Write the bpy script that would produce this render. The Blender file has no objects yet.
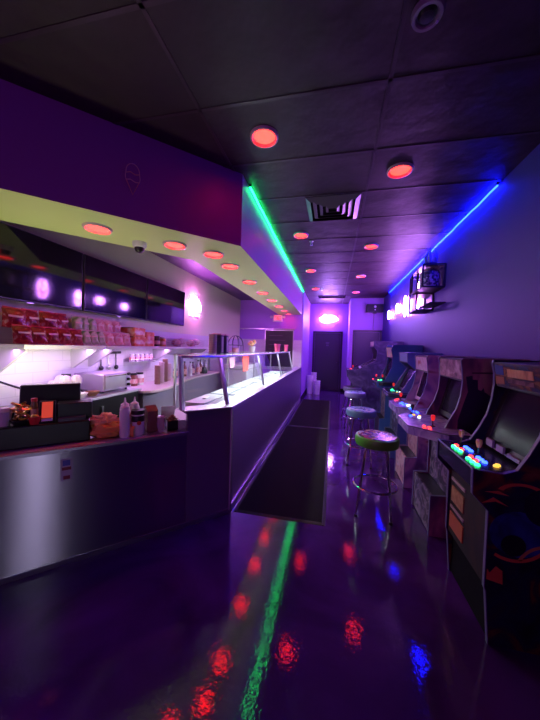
import bpy, bmesh, math, random
from mathutils import Vector, Matrix
rnd = random.Random(7)
S = bpy.context.scene
COL = S.collection
PI = math.pi
CH = 3.10            # ceiling height
WR = 1.47            # right wall
WL = -2.71           # wall behind the bar

# ------------------------------------------------------------------ helpers
class MB:
    def __init__(s): s.bm = bmesh.new()
    def bx(s, x0, x1, y0, y1, z0, z1, mi=0):
        v = [s.bm.verts.new(p) for p in ((x0,y0,z0),(x1,y0,z0),(x1,y1,z0),(x0,y1,z0),(x0,y0,z1),(x1,y0,z1),(x1,y1,z1),(x0,y1,z1))]
        for f in ((3,2,1,0),(4,5,6,7),(0,1,5,4),(1,2,6,5),(2,3,7,6),(3,0,4,7)):
            s.bm.faces.new([v[i] for i in f]).material_index = mi
        return s
    def hexa(s, a, b):                      # two quads of points -> closed block
        v = [s.bm.verts.new(p) for p in list(a)+list(b)]
        for f in ((3,2,1,0),(4,5,6,7),(0,1,5,4),(1,2,6,5),(2,3,7,6),(3,0,4,7)): s.bm.faces.new([v[i] for i in f])
        return s
    def loft(s, rings, cap=True, closed=True):
        R = [[s.bm.verts.new(p) for p in r] for r in rings]
        n = len(R[0])
        for a, b in zip(R, R[1:]):
            for i in range(n if closed else n-1):
                s.bm.faces.new((a[i], a[(i+1) % n], b[(i+1) % n], b[i]))
        if cap:
            s.bm.faces.new(list(reversed(R[0]))); s.bm.faces.new(R[-1])
        return s
    def lathe(s, prof, c=(0,0,0), seg=20, cap=True):
        return s.loft([[(c[0]+r*math.cos(2*PI*i/seg), c[1]+r*math.sin(2*PI*i/seg), c[2]+z) for i in range(seg)] for r, z in prof], cap)
    def tube(s, pts, r, seg=8, closed=False):
        P = [Vector(p) for p in pts]; n = len(P); rings = []; up = None
        for i, p in enumerate(P):
            if closed: t = P[(i+1) % n]-P[i-1]
            else: t = P[min(i+1, n-1)]-P[max(i-1, 0)]
            if t.length < 1e-9: t = Vector((0,0,1))
            t.normalize()
            if up is None:
                up = Vector((0,0,1)) if abs(t.z) < .9 else Vector((1,0,0))
            a = t.cross(up)
            if a.length < 1e-6: a = t.cross(Vector((0,1,0)))
            a.normalize(); up = a.cross(t).normalized()
            rr = r[i] if isinstance(r, (list, tuple)) else r
            rings.append([p+a*rr*math.cos(2*PI*k/seg)+up*rr*math.sin(2*PI*k/seg) for k in range(seg)])
        if closed: rings.append(rings[0]); 
        return s.loft(rings, not closed)
    def cyl(s, p0, p1, r0, r1=None, seg=14):
        return s.tube([p0, p1], [r0, r0 if r1 is None else r1], seg)
    def prism(s, poly, axis, a0, a1):       # poly in the other two axes, in xyz order
        def P(q, a):
            if axis == 'x': return (a, q[0], q[1])
            if axis == 'y': return (q[0], a, q[1])
            return (q[0], q[1], a)
        return s.loft([[P(q, a0) for q in poly], [P(q, a1) for q in poly]])
    def ball(s, c, r, seg=14, rows=9):
        if not isinstance(r, tuple): r = (r, r, r)
        e = 1e-3
        return s.loft([[(c[0]+r[0]*math.sin(max(e, min(PI-e, PI*j/rows)))*math.cos(2*PI*i/seg),
                         c[1]+r[1]*math.sin(max(e, min(PI-e, PI*j/rows)))*math.sin(2*PI*i/seg),
                         c[2]-r[2]*math.cos(PI*j/rows)) for i in range(seg)] for j in range(rows+1)])
    def build(s, name, m, parent=None, bevel=0, smooth=True, loc=None, rot=None, ang=35):
        bmesh.ops.remove_doubles(s.bm, verts=s.bm.verts, dist=1e-6)
        bmesh.ops.recalc_face_normals(s.bm, faces=s.bm.faces)
        me = bpy.data.meshes.new(name); s.bm.to_mesh(me); s.bm.free()
        for q in (m if isinstance(m, (list, tuple)) else [m]): me.materials.append(q)
        if smooth:
            me.shade_smooth(); me.set_sharp_from_angle(angle=math.radians(ang))
        o = bpy.data.objects.new(name, me); COL.objects.link(o)
        if parent: o.parent = parent
        if loc: o.location = loc
        if rot: o.rotation_euler = rot
        if bevel:
            b = o.modifiers.new('bevel', 'BEVEL'); b.width = bevel; b.segments = 2; b.limit_method = 'ANGLE'
        return o
def tag(o, label, cat, group=None):
    o['label'] = label; o['category'] = cat
    if group: o['group'] = group
    return o
def thing(name, label, cat, loc=(0,0,0), rz=0, group=None):
    o = bpy.data.objects.new(name, None); COL.objects.link(o); o.empty_display_size = .05
    o.location = loc; o.rotation_euler = (0, 0, rz)
    return tag(o, label, cat, group)
def struct(o): o['kind'] = 'structure'; return o
def dup(o, label, loc, rz=None, group=None):
    def cp(q, par):
        c = q.copy(); COL.objects.link(c)
        if par: c.parent = par
        for ch in kids.get(q.name, []): cp(ch, c)
        return c
    kids = {}
    for q in COL.objects:
        if q.parent: kids.setdefault(q.parent.name, []).append(q)
    r = cp(o, None); r.location = loc
    if rz is not None: r.rotation_euler = (0, 0, rz)
    r['label'] = label
    if group: r['group'] = group
    return r

# ------------------------------------------------------------------ materials
def mat(name, c, rough=.5, metal=0, emit=None, es=1., spec=.5, coat=0, bump=None, var=None, trans=0, aniso=0):
    m = bpy.data.materials.new(name); m.use_nodes = True
    nt = m.node_tree; b = nt.nodes['Principled BSDF']
    b.inputs['Base Color'].default_value = (*c, 1); b.inputs['Roughness'].default_value = rough
    b.inputs['Metallic'].default_value = metal; b.inputs['Specular IOR Level'].default_value = spec
    b.inputs['Coat Weight'].default_value = coat; b.inputs['Coat Roughness'].default_value = .05
    if trans: b.inputs['Transmission Weight'].default_value = trans
    if emit:
        b.inputs['Emission Color'].default_value = (*emit, 1); b.inputs['Emission Strength'].default_value = es
    tc = nt.nodes.new('ShaderNodeTexCoord')
    if bump:
        n = nt.nodes.new('ShaderNodeTexNoise'); n.inputs['Scale'].default_value = bump[0]; n.inputs['Detail'].default_value = 3
        bp = nt.nodes.new('ShaderNodeBump'); bp.inputs['Strength'].default_value = bump[1]; bp.inputs['Distance'].default_value = bump[2] if len(bump) > 2 else .01
        nt.links.new(tc.outputs['Object'], n.inputs['Vector']); nt.links.new(n.outputs['Fac'], bp.inputs['Height'])
        nt.links.new(bp.outputs['Normal'], b.inputs['Normal'])
        if coat: nt.links.new(bp.outputs['Normal'], b.inputs['Coat Normal'])
    if var:                                  # (scale, other colour)
        n = nt.nodes.new('ShaderNodeTexNoise'); n.inputs['Scale'].default_value = var[0]; n.inputs['Detail'].default_value = 4
        mx = nt.nodes.new('ShaderNodeMix'); mx.data_type = 'RGBA'
        mx.inputs['A'].default_value = (*c, 1); mx.inputs['B'].default_value = (*var[1], 1)
        mr = nt.nodes.new('ShaderNodeMapRange'); mr.inputs['From Min'].default_value = .4; mr.inputs['From Max'].default_value = .65
        nt.links.new(tc.outputs['Object'], n.inputs['Vector']); nt.links.new(n.outputs['Fac'], mr.inputs['Value'])
        nt.links.new(mr.outputs['Result'], mx.inputs['Factor']); nt.links.new(mx.outputs['Result'], b.inputs['Base Color'])
    return m
def art(name, cols, scale=4, dist=1.5, rough=.35, kind='noise', stretch=(1,1,1), detail=3, emit=0):
    m = bpy.data.materials.new(name); m.use_nodes = True
    nt = m.node_tree; b = nt.nodes['Principled BSDF']; b.inputs['Roughness'].default_value = rough
    tc = nt.nodes.new('ShaderNodeTexCoord'); mp = nt.nodes.new('ShaderNodeMapping'); mp.inputs['Scale'].default_value = stretch
    nt.links.new(tc.outputs['Object'], mp.inputs['Vector'])
    if kind == 'noise':
        n = nt.nodes.new('ShaderNodeTexNoise'); n.inputs['Scale'].default_value = scale; n.inputs['Detail'].default_value = detail
        n.inputs['Distortion'].default_value = dist; out = n.outputs['Fac']
    else:
        n = nt.nodes.new('ShaderNodeTexVoronoi'); n.inputs['Scale'].default_value = scale
        sp = nt.nodes.new('ShaderNodeSeparateColor'); nt.links.new(n.outputs['Color'], sp.inputs['Color']); out = sp.outputs['Red']
    r = nt.nodes.new('ShaderNodeValToRGB'); r.color_ramp.interpolation = 'CONSTANT' if kind != 'noise' else 'LINEAR'
    e = r.color_ramp.elements
    while len(e) > 1: e.remove(e[-1])
    lo, hi = (.32, .7) if kind == 'noise' else (0, 1)
    for i, c in enumerate(cols):
        pos = lo+(hi-lo)*i/max(1, len(cols)-(1 if kind == 'noise' else 0))
        q = e[0] if i == 0 else e.new(pos)
        q.position = pos; q.color = (*c, 1)
    nt.links.new(mp.outputs['Vector'], n.inputs['Vector']); nt.links.new(out, r.inputs['Fac']); nt.links.new(r.outputs['Color'], b.inputs['Base Color'])
    if emit:
        nt.links.new(r.outputs['Color'], b.inputs['Emission Color']); b.inputs['Emission Strength'].default_value = emit
    return m
def glass(name, tint=(1,1,1), refl=.06, rough=.02):
    m = bpy.data.materials.new(name); m.use_nodes = True; nt = m.node_tree
    nt.nodes.remove(nt.nodes['Principled BSDF']); o = nt.nodes['Material Output']
    t = nt.nodes.new('ShaderNodeBsdfTransparent'); t.inputs['Color'].default_value = (*tint, 1)
    g = nt.nodes.new('ShaderNodeBsdfGlossy'); g.inputs['Roughness'].default_value = rough
    f = nt.nodes.new('ShaderNodeLayerWeight'); p_ = nt.nodes.new('ShaderNodeMath'); p_.operation = 'POWER'; p_.inputs[1].default_value = 4
    a = nt.nodes.new('ShaderNodeMapRange'); a.inputs['To Min'].default_value = refl; a.inputs['To Max'].default_value = .7
    mx = nt.nodes.new('ShaderNodeMixShader')
    nt.links.new(f.outputs['Facing'], p_.inputs[0]); nt.links.new(p_.outputs[0], a.inputs['Value']); nt.links.new(a.outputs[0], mx.inputs['Fac'])
    nt.links.new(t.outputs[0], mx.inputs[1]); nt.links.new(g.outputs[0], mx.inputs[2]); nt.links.new(mx.outputs[0], o.inputs['Surface'])
    return m
def emi(name, c, s): return mat(name, (.02,.02,.02), .4, emit=c, es=s)

M = {}
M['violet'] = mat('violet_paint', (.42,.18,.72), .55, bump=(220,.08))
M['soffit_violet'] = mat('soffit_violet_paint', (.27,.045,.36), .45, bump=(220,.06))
M['navy'] = mat('navy_paint', (.06,.035,.30), .5, bump=(220,.08))
M['lime'] = mat('lime_cream_paint', (.74,.86,.34), .55, bump=(200,.06))
M['cream'] = mat('cream_paint', (.68,.66,.46), .6, bump=(200,.06))
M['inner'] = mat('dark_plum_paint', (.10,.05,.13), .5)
M['tile_ceiling'] = mat('ceiling_tile', (.036,.012,.031), .52, spec=.45, bump=(4,.35,.04), var=(6,(.030,.011,.025)))
M['tbar'] = mat('ceiling_grid', (.05,.022,.045), .35)
M['door'] = mat('dark_door', (.035,.02,.055), .35, bump=(60,.05))
M['black'] = mat('black_plastic', (.012,.011,.014), .35)
M['black_matte'] = mat('black_matte', (.006,.005,.008), .8, spec=.12)
M['steel'] = None
M['chrome'] = mat('chrome', (.75,.73,.76), .12, 1)
M['alu'] = mat('aluminium', (.62,.62,.66), .3, 1)
M['white'] = mat('white_plastic', (.78,.76,.78), .4)
M['glass'] = glass('clear_glass', (.95,.97,.97), .07)
M['clear'] = glass('clear_plastic', (.88,.86,.90), .12, .1)
M['screen'] = mat('tv_screen', (.006,.005,.010), .06, spec=.5, coat=.0)
M['gscreen'] = mat('game_screen', (.012,.006,.020), .18, spec=.06)
M['red_lens'] = emi('red_lamp', (1,.009,.006), 15)
M['red_soft'] = emi('red_lamp_soffit', (1,.010,.008), 16)
M['trim_ring'] = mat('lamp_ring', (.75,.6,.6), .4)
M['green_led'] = emi('green_led', (.006,1,.15), 18)
M['blue_led'] = emi('blue_led', (.001,.0042,1), 120)
M['mat'] = mat('rubber_mat', (.010,.005,.007), .9, spec=.12, bump=(400,.4))
M['mat_edge'] = mat('rubber_mat_edge', (.03,.018,.026), .6)
M['orange'] = mat('orange_cloth', (.85,.30,.10), .7, bump=(30,.2))
M['red'] = mat('red_plastic', (.6,.03,.03), .4)
M['redcloth'] = mat('red_cloth', (.75,.07,.05), .8, bump=(60,.2))
M['pinkcloth'] = mat('pink_cloth', (.6,.28,.45), .8)
M['gold'] = mat('gold', (.75,.5,.16), .28, 1)
M['brown'] = mat('brown_card', (.28,.13,.08), .7)
M['silver'] = mat('silver_label', (.6,.6,.62), .4)

def steel(name='brushed_stainless', c=(.50,.44,.56), ro=.46, an=.75, wob=.12):
    m = mat(name, c, ro, 1)
    nt = m.node_tree; b = nt.nodes['Principled BSDF']; b.inputs['Anisotropic'].default_value = an
    up = nt.nodes.new('ShaderNodeCombineXYZ'); up.inputs['X'].default_value = .01; up.inputs['Z'].default_value = 1; nt.links.new(up.outputs[0], b.inputs['Tangent'])
    tc = nt.nodes.new('ShaderNodeTexCoord')
    n2 = nt.nodes.new('ShaderNodeTexNoise'); n2.inputs['Scale'].default_value = 1.6; n2.inputs['Detail'].default_value = 1
    b2 = nt.nodes.new('ShaderNodeBump'); b2.inputs['Strength'].default_value = wob; b2.inputs['Distance'].default_value = .02
    nt.links.new(tc.outputs['Object'], n2.inputs['Vector']); nt.links.new(n2.outputs['Fac'], b2.inputs['Height']); nt.links.new(b2.outputs['Normal'], b.inputs['Normal'])
    return m
M['steel'] = steel(); M['steel_d'] = steel('brushed_stainless_low', (.50,.44,.56), .31, 1.0, .03); M['steel_p'] = steel('polished_stainless', (.50,.43,.58), .33, .55, .10)
def floor_mat():
    m = mat('purple_epoxy', (.030,.010,.065), .6, spec=0, coat=1)
    nt = m.node_tree; b = nt.nodes['Principled BSDF']; b.inputs['Coat Roughness'].default_value = .015; b.inputs['Coat IOR'].default_value = 1.52
    tc = nt.nodes.new('ShaderNodeTexCoord')
    n = nt.nodes.new('ShaderNodeTexNoise'); n.inputs['Scale'].default_value = 52; n.inputs['Detail'].default_value = 2
    bp = nt.nodes.new('ShaderNodeBump'); bp.inputs['Strength'].default_value = .30; bp.inputs['Distance'].default_value = .0017
    c = nt.nodes.new('ShaderNodeTexNoise'); c.inputs['Scale'].default_value = 1.6; c.inputs['Detail'].default_value = 6; c.inputs['Distortion'].default_value = 1.2
    r = nt.nodes.new('ShaderNodeValToRGB'); e = r.color_ramp.elements
    e[0].position = .35; e[0].color = (.035,.004,.085,1); e[1].position = .72; e[1].color = (.085,.016,.19,1)
    for q in (n, c): nt.links.new(tc.outputs['Object'], q.inputs['Vector'])
    nt.links.new(n.outputs['Fac'], bp.inputs['Height']); nt.links.new(bp.outputs['Normal'], b.inputs['Coat Normal']); nt.links.new(bp.outputs['Normal'], b.inputs['Normal'])
    nt.links.new(c.outputs['Fac'], r.inputs['Fac']); nt.links.new(r.outputs['Color'], b.inputs['Base Color'])
    return m
M['floor'] = floor_mat()
def tile_mat():
    m = mat('white_wall_tile', (.72,.70,.74), .18)
    nt = m.node_tree; b = nt.nodes['Principled BSDF']
    tc = nt.nodes.new('ShaderNodeTexCoord'); mp = nt.nodes.new('ShaderNodeMapping'); mp.inputs['Rotation'].default_value = (0, PI/2, PI/2)
    k = nt.nodes.new('ShaderNodeTexBrick'); k.inputs['Scale'].default_value = 1
    for n_, v in (('Color1',(.72,.70,.74,1)),('Color2',(.69,.67,.72,1)),('Mortar',(.60,.58,.63,1))): k.inputs[n_].default_value = v
    k.inputs['Mortar Size'].default_value = .003; k.inputs['Brick Width'].default_value = .3; k.inputs['Row Height'].default_value = .1
    sx = nt.nodes.new('ShaderNodeSeparateXYZ'); cx = nt.nodes.new('ShaderNodeCombineXYZ')
    ad = nt.nodes.new('ShaderNodeMath'); ad.operation = 'ADD'
    nt.links.new(tc.outputs['Object'], sx.inputs[0]); nt.links.new(sx.outputs['X'], ad.inputs[0]); nt.links.new(sx.outputs['Y'], ad.inputs[1])
    nt.links.new(ad.outputs[0], cx.inputs['X']); nt.links.new(sx.outputs['Z'], cx.inputs['Y'])
    nt.links.new(cx.outputs[0], k.inputs['Vector']); nt.links.new(k.outputs['Color'], b.inputs['Base Color'])
    return m
M['tile'] = tile_mat()

# ------------------------------------------------------------------ room shell
Y0, YB, YD = -3.6, 8.10, 10.40
struct(MB().bx(WL-.15, WR+.15, Y0-.15, YD+.15, -.12, 0).build('floor', M['floor']))
struct(MB().bx(WL-.15, WR+.15, Y0-.15, YD+.15, CH, CH+.1).build('ceiling', M['tile_ceiling']))
struct(MB().bx(WR, WR+.12, Y0, -3.05, 0, CH).bx(WR, WR+.12, -2.35, YD, 0, CH).bx(WR, WR+.12, -3.05, -2.35, 2.2, CH).build('wall_right', M['navy']))
struct(MB().bx(WL-.12, WL, Y0, YB, 0, CH).build('wall_left', M['cream']))
struct(MB().bx(WL, WL+.012, .4, YB, .86, 1.70).bx(WL+.012, -.86, YB-.012, YB, .86, 1.72).build('trim_1', M['tile']))   # tiled backsplash
mb = MB().bx(WL-.12, -.84, YB, YB+.12, 0, CH).bx(-.96, -.84, YB+.12, YD, 0, CH)
struct(mb.build('wall_bar_end', M['violet']))
struct(MB().bx(-.96, WR+.12, YD, YD+.12, 0, CH).build('wall_back', M['violet']))
struct(MB().bx(.50, .60, 9.30, YD, 0, CH).bx(.60, WR, 9.30, YD, 2.12, CH).build('wall_alcove', M['violet']))
# assumed entrance behind the camera: front window and glazed corner door added for light
mb = MB().bx(-.4, WR+.12, Y0-.12, Y0, 0, CH).bx(WL-.12, WL+.2, Y0-.12, Y0, 0, CH).bx(WL+.2, -.4, Y0-.12, Y0, 0, .5).bx(WL+.2, -.4, Y0-.12, Y0, 2.4, CH)
struct(mb.build('wall_front', M['navy']))
w1 = struct(MB().bx(WL+.2, WL+.25, Y0-.09, Y0-.02, .5, 2.4).bx(-.45, -.4, Y0-.09, Y0-.02, .5, 2.4).bx(WL+.2, -.4, Y0-.09, Y0-.02, .5, .55).bx(WL+.2, -.4, Y0-.09, Y0-.02, 2.35, 2.4).build('assumed_window_1', M['black']))
MB().bx(WL+.25, -.45, Y0-.06, Y0-.05, .55, 2.35).build('pane', M['glass'], w1)
d3 = struct(MB().bx(WR+.02, WR+.09, -3.05, -3.0, 0, 2.2).bx(WR+.02, WR+.09, -2.40, -2.35, 0, 2.2).bx(WR+.02, WR+.09, -3.0, -2.4, 0, .12).bx(WR+.02, WR+.09, -3.0, -2.4, 2.12, 2.2).build('assumed_door_3', M['black']))
MB().bx(WR+.05, WR+.06, -3.0, -2.4, .12, 2.12).build('pane', M['glass'], d3)
# baseboards
struct(MB().bx(WR-.012, WR, -2.35, 9.30, 0, .10).build('baseboard_right', M['black_matte']))
struct(MB().bx(-.838, .50, YD-.012, YD, 0, .10).bx(-.84, -.828, YB+.0, YD, 0, .10).build('baseboard_back', M['black_matte']))
# lay-in ceiling grid
g = MB()
ky = [2.47+.61*i for i in range(-9, 14)]
kx = [.272+1.22*i for i in (-1, 0)]
for x in kx: g.bx(x-.012, x+.012, Y0, YD, CH-.004, CH)
for y in ky:
    if y < YD: g.bx(WL, WR, y-.012, y+.012, CH-.004, CH)
struct(g.build('ceiling_grid', M['tbar'], smooth=False))
# soffit over the bar: diagonal run, then straight run
outer = [(-.88, YB), (-.88, 2.60), (WL, .77)]
inner = [(WL, 1.68), (-1.55, 2.95), (-1.55, YB)]
poly = outer+inner
ZS = 2.44
bm = MB(); lo = [bm.bm.verts.new((x, y, ZS)) for x, y in poly]; hi = [bm.bm.verts.new((x, y, CH)) for x, y in poly]
bm.bm.faces.new(lo).material_index = 1; bm.bm.faces.new(hi)
for i in range(6):
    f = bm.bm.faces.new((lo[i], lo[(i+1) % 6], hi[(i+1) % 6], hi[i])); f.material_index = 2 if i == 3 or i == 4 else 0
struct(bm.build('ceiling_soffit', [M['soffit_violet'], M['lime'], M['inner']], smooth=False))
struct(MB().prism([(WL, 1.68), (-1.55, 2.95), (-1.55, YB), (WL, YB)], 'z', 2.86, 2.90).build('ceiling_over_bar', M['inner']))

# doors
def door(name, x0, x1, y, h, knob_x, slab):
    d = thing(name, '', '', ((x0+x1)/2, y, 0)); del d['label'], d['category']; d['kind'] = 'structure'
    w_ = (x1-x0)/2
    MB().bx(-w_, -w_+.06, -.03, .0, 0, h).bx(w_-.06, w_, -.03, 0, 0, h).bx(-w_, w_, -.03, 0, h-.06, h).build('door_frame', M['door'], d, .004)
    s = MB().bx(-w_+.065, w_-.065, -.022, 0, .01, h-.065).build('door_slab', slab, d, .004)
    k = MB().lathe([(.0001,0),(.028,0),(.028,.012),(.012,.016),(.012,.04),(.026,.05),(.03,.065),(.022,.08),(.0001,.083)], seg=14)
    k.build('door_knob', M['chrome'], s, loc=(knob_x, -.022, 1.02), rot=(PI/2,0,0))
    return d, s
d1, s1 = door('door_1', -.70, .33, YD, 2.12, .36, M['door'])
MB().bx(-.06, .06, -.030, -.022, 1.68, 1.74).bx(-.045, .045, -.030, -.022, 1.60, 1.65).build('door_plate', mat('grey_plate', (.12,.09,.17), .4), s1)
d2, s2 = door('door_2', .60, WR-.002, 9.40, 2.12, -.28, mat('plum_door', (.06,.035,.10), .4))
struct(MB().bx(.601, WR-.001, 9.402, 9.43, 0, 2.119).build('wall_alcove_infill', M['violet']))

# ------------------------------------------------------------------ recessed lamps
def make_downlight(label, loc, lens):
    t = thing('downlight', label, 'ceiling light', loc)
    MB().lathe([(.080,-.003),(.094,-.020),(.106,-.017),(.110,-.001),(.110,0)], seg=28, cap=False).loft([[(.110*math.cos(a),.110*math.sin(a),0) for a in [2*PI*i/28 for i in range(28)]],[(.080*math.cos(a),.080*math.sin(a),-.003) for a in [2*PI*i/28 for i in range(28)]]],False).build('lamp_ring', M['trim_ring'], t)
    MB().lathe([(.0001,-.005),(.07,-.0045),(.081,-.0035),(.081,-.001)], seg=28).build('lamp_lens', lens, t)
    return t
cl = [(-.57,2.17),(.52,2.77),(-.50,4.10),(.52,4.68),(-.50,5.97),(.54,6.52),(-.50,7.76),(.57,8.30)]
cw = ['nearest red ceiling lamp, left row, just past the corner of the soffit','large red ceiling lamp, nearest of the right row, before the air vent',
 'red ceiling lamp just past the square air vent, left row','red ceiling lamp in the right row, second one in, beside the blue light strip',
 'third red ceiling lamp of the left row, beside the green light strip','third red ceiling lamp of the right row',
 'farthest red ceiling lamp of the left row, near the far vent','farthest red ceiling lamp of the right row, near the alcove wall']
L0 = make_downlight(cw[0], (*cl[0], CH), M['red_lens']); L0['group'] = 'red ceiling lamps'
for (x, y), l in list(zip(cl, cw))[1:]: dup(L0, l, (x, y, CH), group='red ceiling lamps')
sl = [(-1.93,2.03),(-1.49,2.47),(-1.23,2.77),(-1.21,3.20),(-1.21,4.00),(-1.215,4.82),(-1.22,5.60),(-1.225,6.41),(-1.23,7.2),(-1.23,7.9)]
sw = ['red lamp in the lime soffit, leftmost, left of the dome camera','red lamp in the lime soffit just right of the dome camera','red lamp in the lime soffit, second right of the dome camera, before the corner',
 'first red lamp of the straight lime soffit past the corner','second red lamp along the straight lime soffit','third red lamp along the straight lime soffit','fourth red lamp along the straight lime soffit',
 'fifth red lamp along the straight lime soffit','second last red lamp of the lime soffit, above the exit sign','last red lamp of the lime soffit, nearest the violet end wall']
L1 = make_downlight(sw[0], (*sl[0], ZS), M['red_soft']); L1['group'] = 'red lamps in the soffit'
for (x, y), l in list(zip(sl, sw))[1:]: dup(L1, l, (x, y, ZS), group='red lamps in the soffit')

# LED strips
def strip(name, label, p0, p1, m):
    t = thing(name, label, 'light strip', p0)
    d = Vector(p1)-Vector(p0); n = 40
    MB().tube([d*(i/n)+Vector((0,0,.006*math.sin(i*1.7)*math.sin(i*.6))) for i in range(n+1)], .0085, 8).build('glowing_tube', m, t)
    for i in range(0, n+1, 5):
        q = d*(i/n); MB().bx(q.x-.012, q.x+.012, q.y-.006, q.y+.006, .006, .025).build('clip', M['black'], t)
    return t
strip('green_light_strip', 'glowing green light strip along the top of the violet soffit', (-.858, 2.78, CH-.026), (-.858, 8.05, CH-.026), M['green_led'])
strip('blue_light_strip', 'glowing blue light strip along the top of the right wall', (WR-.022, 3.12, CH-.026), (WR-.022, 8.3, CH-.026), M['blue_led'])

# air vents
def vent(label, loc, sx, sy):
    t = thing('air_vent', label, 'air vent', loc)
    vm = mat('vent_grey', (.16,.13,.17), .35)
    MB().bx(-sx, sx, -sy, sy, -.006, -.001).build('back_plate', M['black_matte'], t)
    for k in range(4):
        f = 1-.22*k; a, b = sx*f, sy*f; z = -.022+.004*k
        q = MB(); w_ = .05*min(1, sy/.25)
        o_ = [(-a,-b,z+.016),(a,-b,z+.016),(a,b,z+.016),(-a,b,z+.016)]
        i_ = [(-a+w_,-b+w_,z-.012),(a-w_,-b+w_,z-.012),(a-w_,b-w_,z-.012),(-a+w_,b-w_,z-.012)]
        o2 = [(x,y,zz+.004) for x,y,zz in o_]; i2 = [(x,y,zz+.004) for x,y,zz in i_]
        q.loft([o_, i_, i2, o2, o_], False).build('louvre', vm, t, smooth=False)
    return t
vent('large square louvred air vent in the middle of the ceiling', (-.06, 3.385, CH), .285, .285)
vent('wide white air vent at the far end of the ceiling', (-.08, 8.95, CH), .42, .14)
# smoke alarm, sprinklers
t = thing('smoke_alarm', 'round clear ringed smoke alarm at the top edge of the ceiling', 'smoke alarm', (.375, 1.53, CH))
MB().lathe([(.0001,-.012),(.045,-.012),(.048,-.02),(.052,-.026),(.066,-.026),(.072,-.012),(.072,0)], seg=28).build('ring_body', mat('smoky_ring', (.28,.24,.34), .2), t)
MB().lathe([(.0001,-.030),(.03,-.026),(.042,-.012)], seg=24).build('dome', M['black'], t)
MB().ball((.05,.025,-.03), .006).build('indicator', mat('pale_indicator', (.7,.6,.9), .3), t)
def sprinkler(label, x, y):
    t = thing('sprinkler', label, 'sprinkler', (x, y, CH))
    MB().lathe([(.03,0),(.03,-.006),(.012,-.01),(.010,-.03)], seg=14).build('escutcheon', M['alu'], t)
    MB().tube([(-.012,0,-.03),(-.014,0,-.045),(0,0,-.058),(.014,0,-.045),(.012,0,-.03)], .003, 6).build('frame', M['alu'], t)
    MB().lathe([(.0001,-.058),(.02,-.058),(.022,-.062),(.0001,-.062)], seg=12).build('deflector', M['alu'], t)
sprinkler('small ceiling sprinkler right of the lamp past the air vent', -.37, 4.36)
sprinkler('small ceiling sprinkler far along, near the far air vent', -.33, 7.72)
# dome camera
t = thing('dome_camera', 'white dome security camera hanging under the lime soffit', 'security camera', (-1.80, 2.38, ZS))
MB().lathe([(.0001,0),(.062,0),(.062,-.03),(.055,-.045),(.045,-.05)], seg=24).build('base', M['white'], t)
MB().lathe([(.044,-.048),(.043,-.065),(.034,-.083),(.018,-.094),(.0001,-.097)], seg=24).build('dome', M['black'], t)
# ice cream cone drawing on the soffit
t = thing('cone_decal', 'faint outline of an ice cream cone on the violet soffit', 'wall decal', (-1.535, 1.945, 2.755), PI/4); t.scale = (.85, 1, .85)
dm = mat('faded_pink_line', (.75,.45,.50), .6)
c = [(.055*math.cos(a), -.004, .045+.075*math.sin(a)) for a in [PI*i/14 for i in range(15)]]
MB().tube(c+[(-.06,-.004,.0),(-.055,-.004,-.03),(-.02,-.004,-.02),(.02,-.004,-.035),(.055,-.004,-.03),(.06,-.004,.0)], .004, 6, True).build('scoop_outline', dm, t)
MB().tube([(-.05,-.004,-.035),(0,-.004,-.15),(.05,-.004,-.035)], .004, 6).build('wafer_outline', mat('faded_wafer_line', (.75,.32,.28), .6), t)
MB().tube([(-.052,-.004,.03),(-.02,-.004,.045),(.02,-.004,.03),(.052,-.004,.04)], .004, 6).build('drip_outline', mat('faded_orange_line', (.75,.35,.32), .6), t)

# ------------------------------------------------------------------ the stainless bar front
# frame D: origin at the counter corner, x along the diagonal towards the corner, y into the bar
def D(u, v, z=0):
    return (-.85+(u-v)*.70711, 2.38+(u+v)*.70711, z)
bar = thing('service_bar', 'long stainless steel bar front turning a corner', 'counter', (-.85, 2.38, 0))
def q45(u, v, z): return ((u-v)*.70711, (u+v)*.70711, z)
def box45(mb, u0, u1, v0, v1, z0, z1):
    return mb.hexa([q45(u0,v0,z0),q45(u1,v0,z0),q45(u1,v1,z0),q45(u0,v1,z0)], [q45(u0,v0,z1),q45(u1,v0,z1),q45(u1,v1,z1),q45(u0,v1,z1)])
mb = MB(); box45(mb, -2.55, -.40, 0, .04, .0, .775); mb.build('diagonal_panel', M['steel_d'], bar)
mb = MB(); box45(mb, -.398, -.002, 0, .04, .0, .945); mb.build('raised_panel', M['steel'], bar)
MB().bx(-.04, 0, 0, 5.69, 0, .945).build('straight_panel', M['steel_p'], bar)
MB().tube([(.002,-.002,0),(.002,-.002,.945)], .012, 8).build('corner_post', M['alu'], bar)
mb = MB(); mb.prism([q45(-2.60,-.03,0)[:2], q45(-.385,-.03,0)[:2], q45(-.385,.62,0)[:2], q45(-1.98,.62,0)[:2]], 'z', .775, .80); mb.build('low_worktop', M['steel'], bar, .003)
mb = MB(); mb.prism([q45(-.42,-.012,0)[:2], q45(0.0,-.012,0)[:2], (.012,5.70), (-.17,5.70), (-.17,.07), q45(-.42,.17,0)[:2]], 'z', .945, .965); mb.build('raised_ledge', M['steel'], bar, .003)
MB().bx(.0, .012, .02, 5.69, 0, .07).build('base_trim', M['alu'], bar)
mb = MB(); box45(mb, -2.55, -.012, -.010, 0, 0, .035); mb.build('base_trim', M['alu'], bar)
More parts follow.
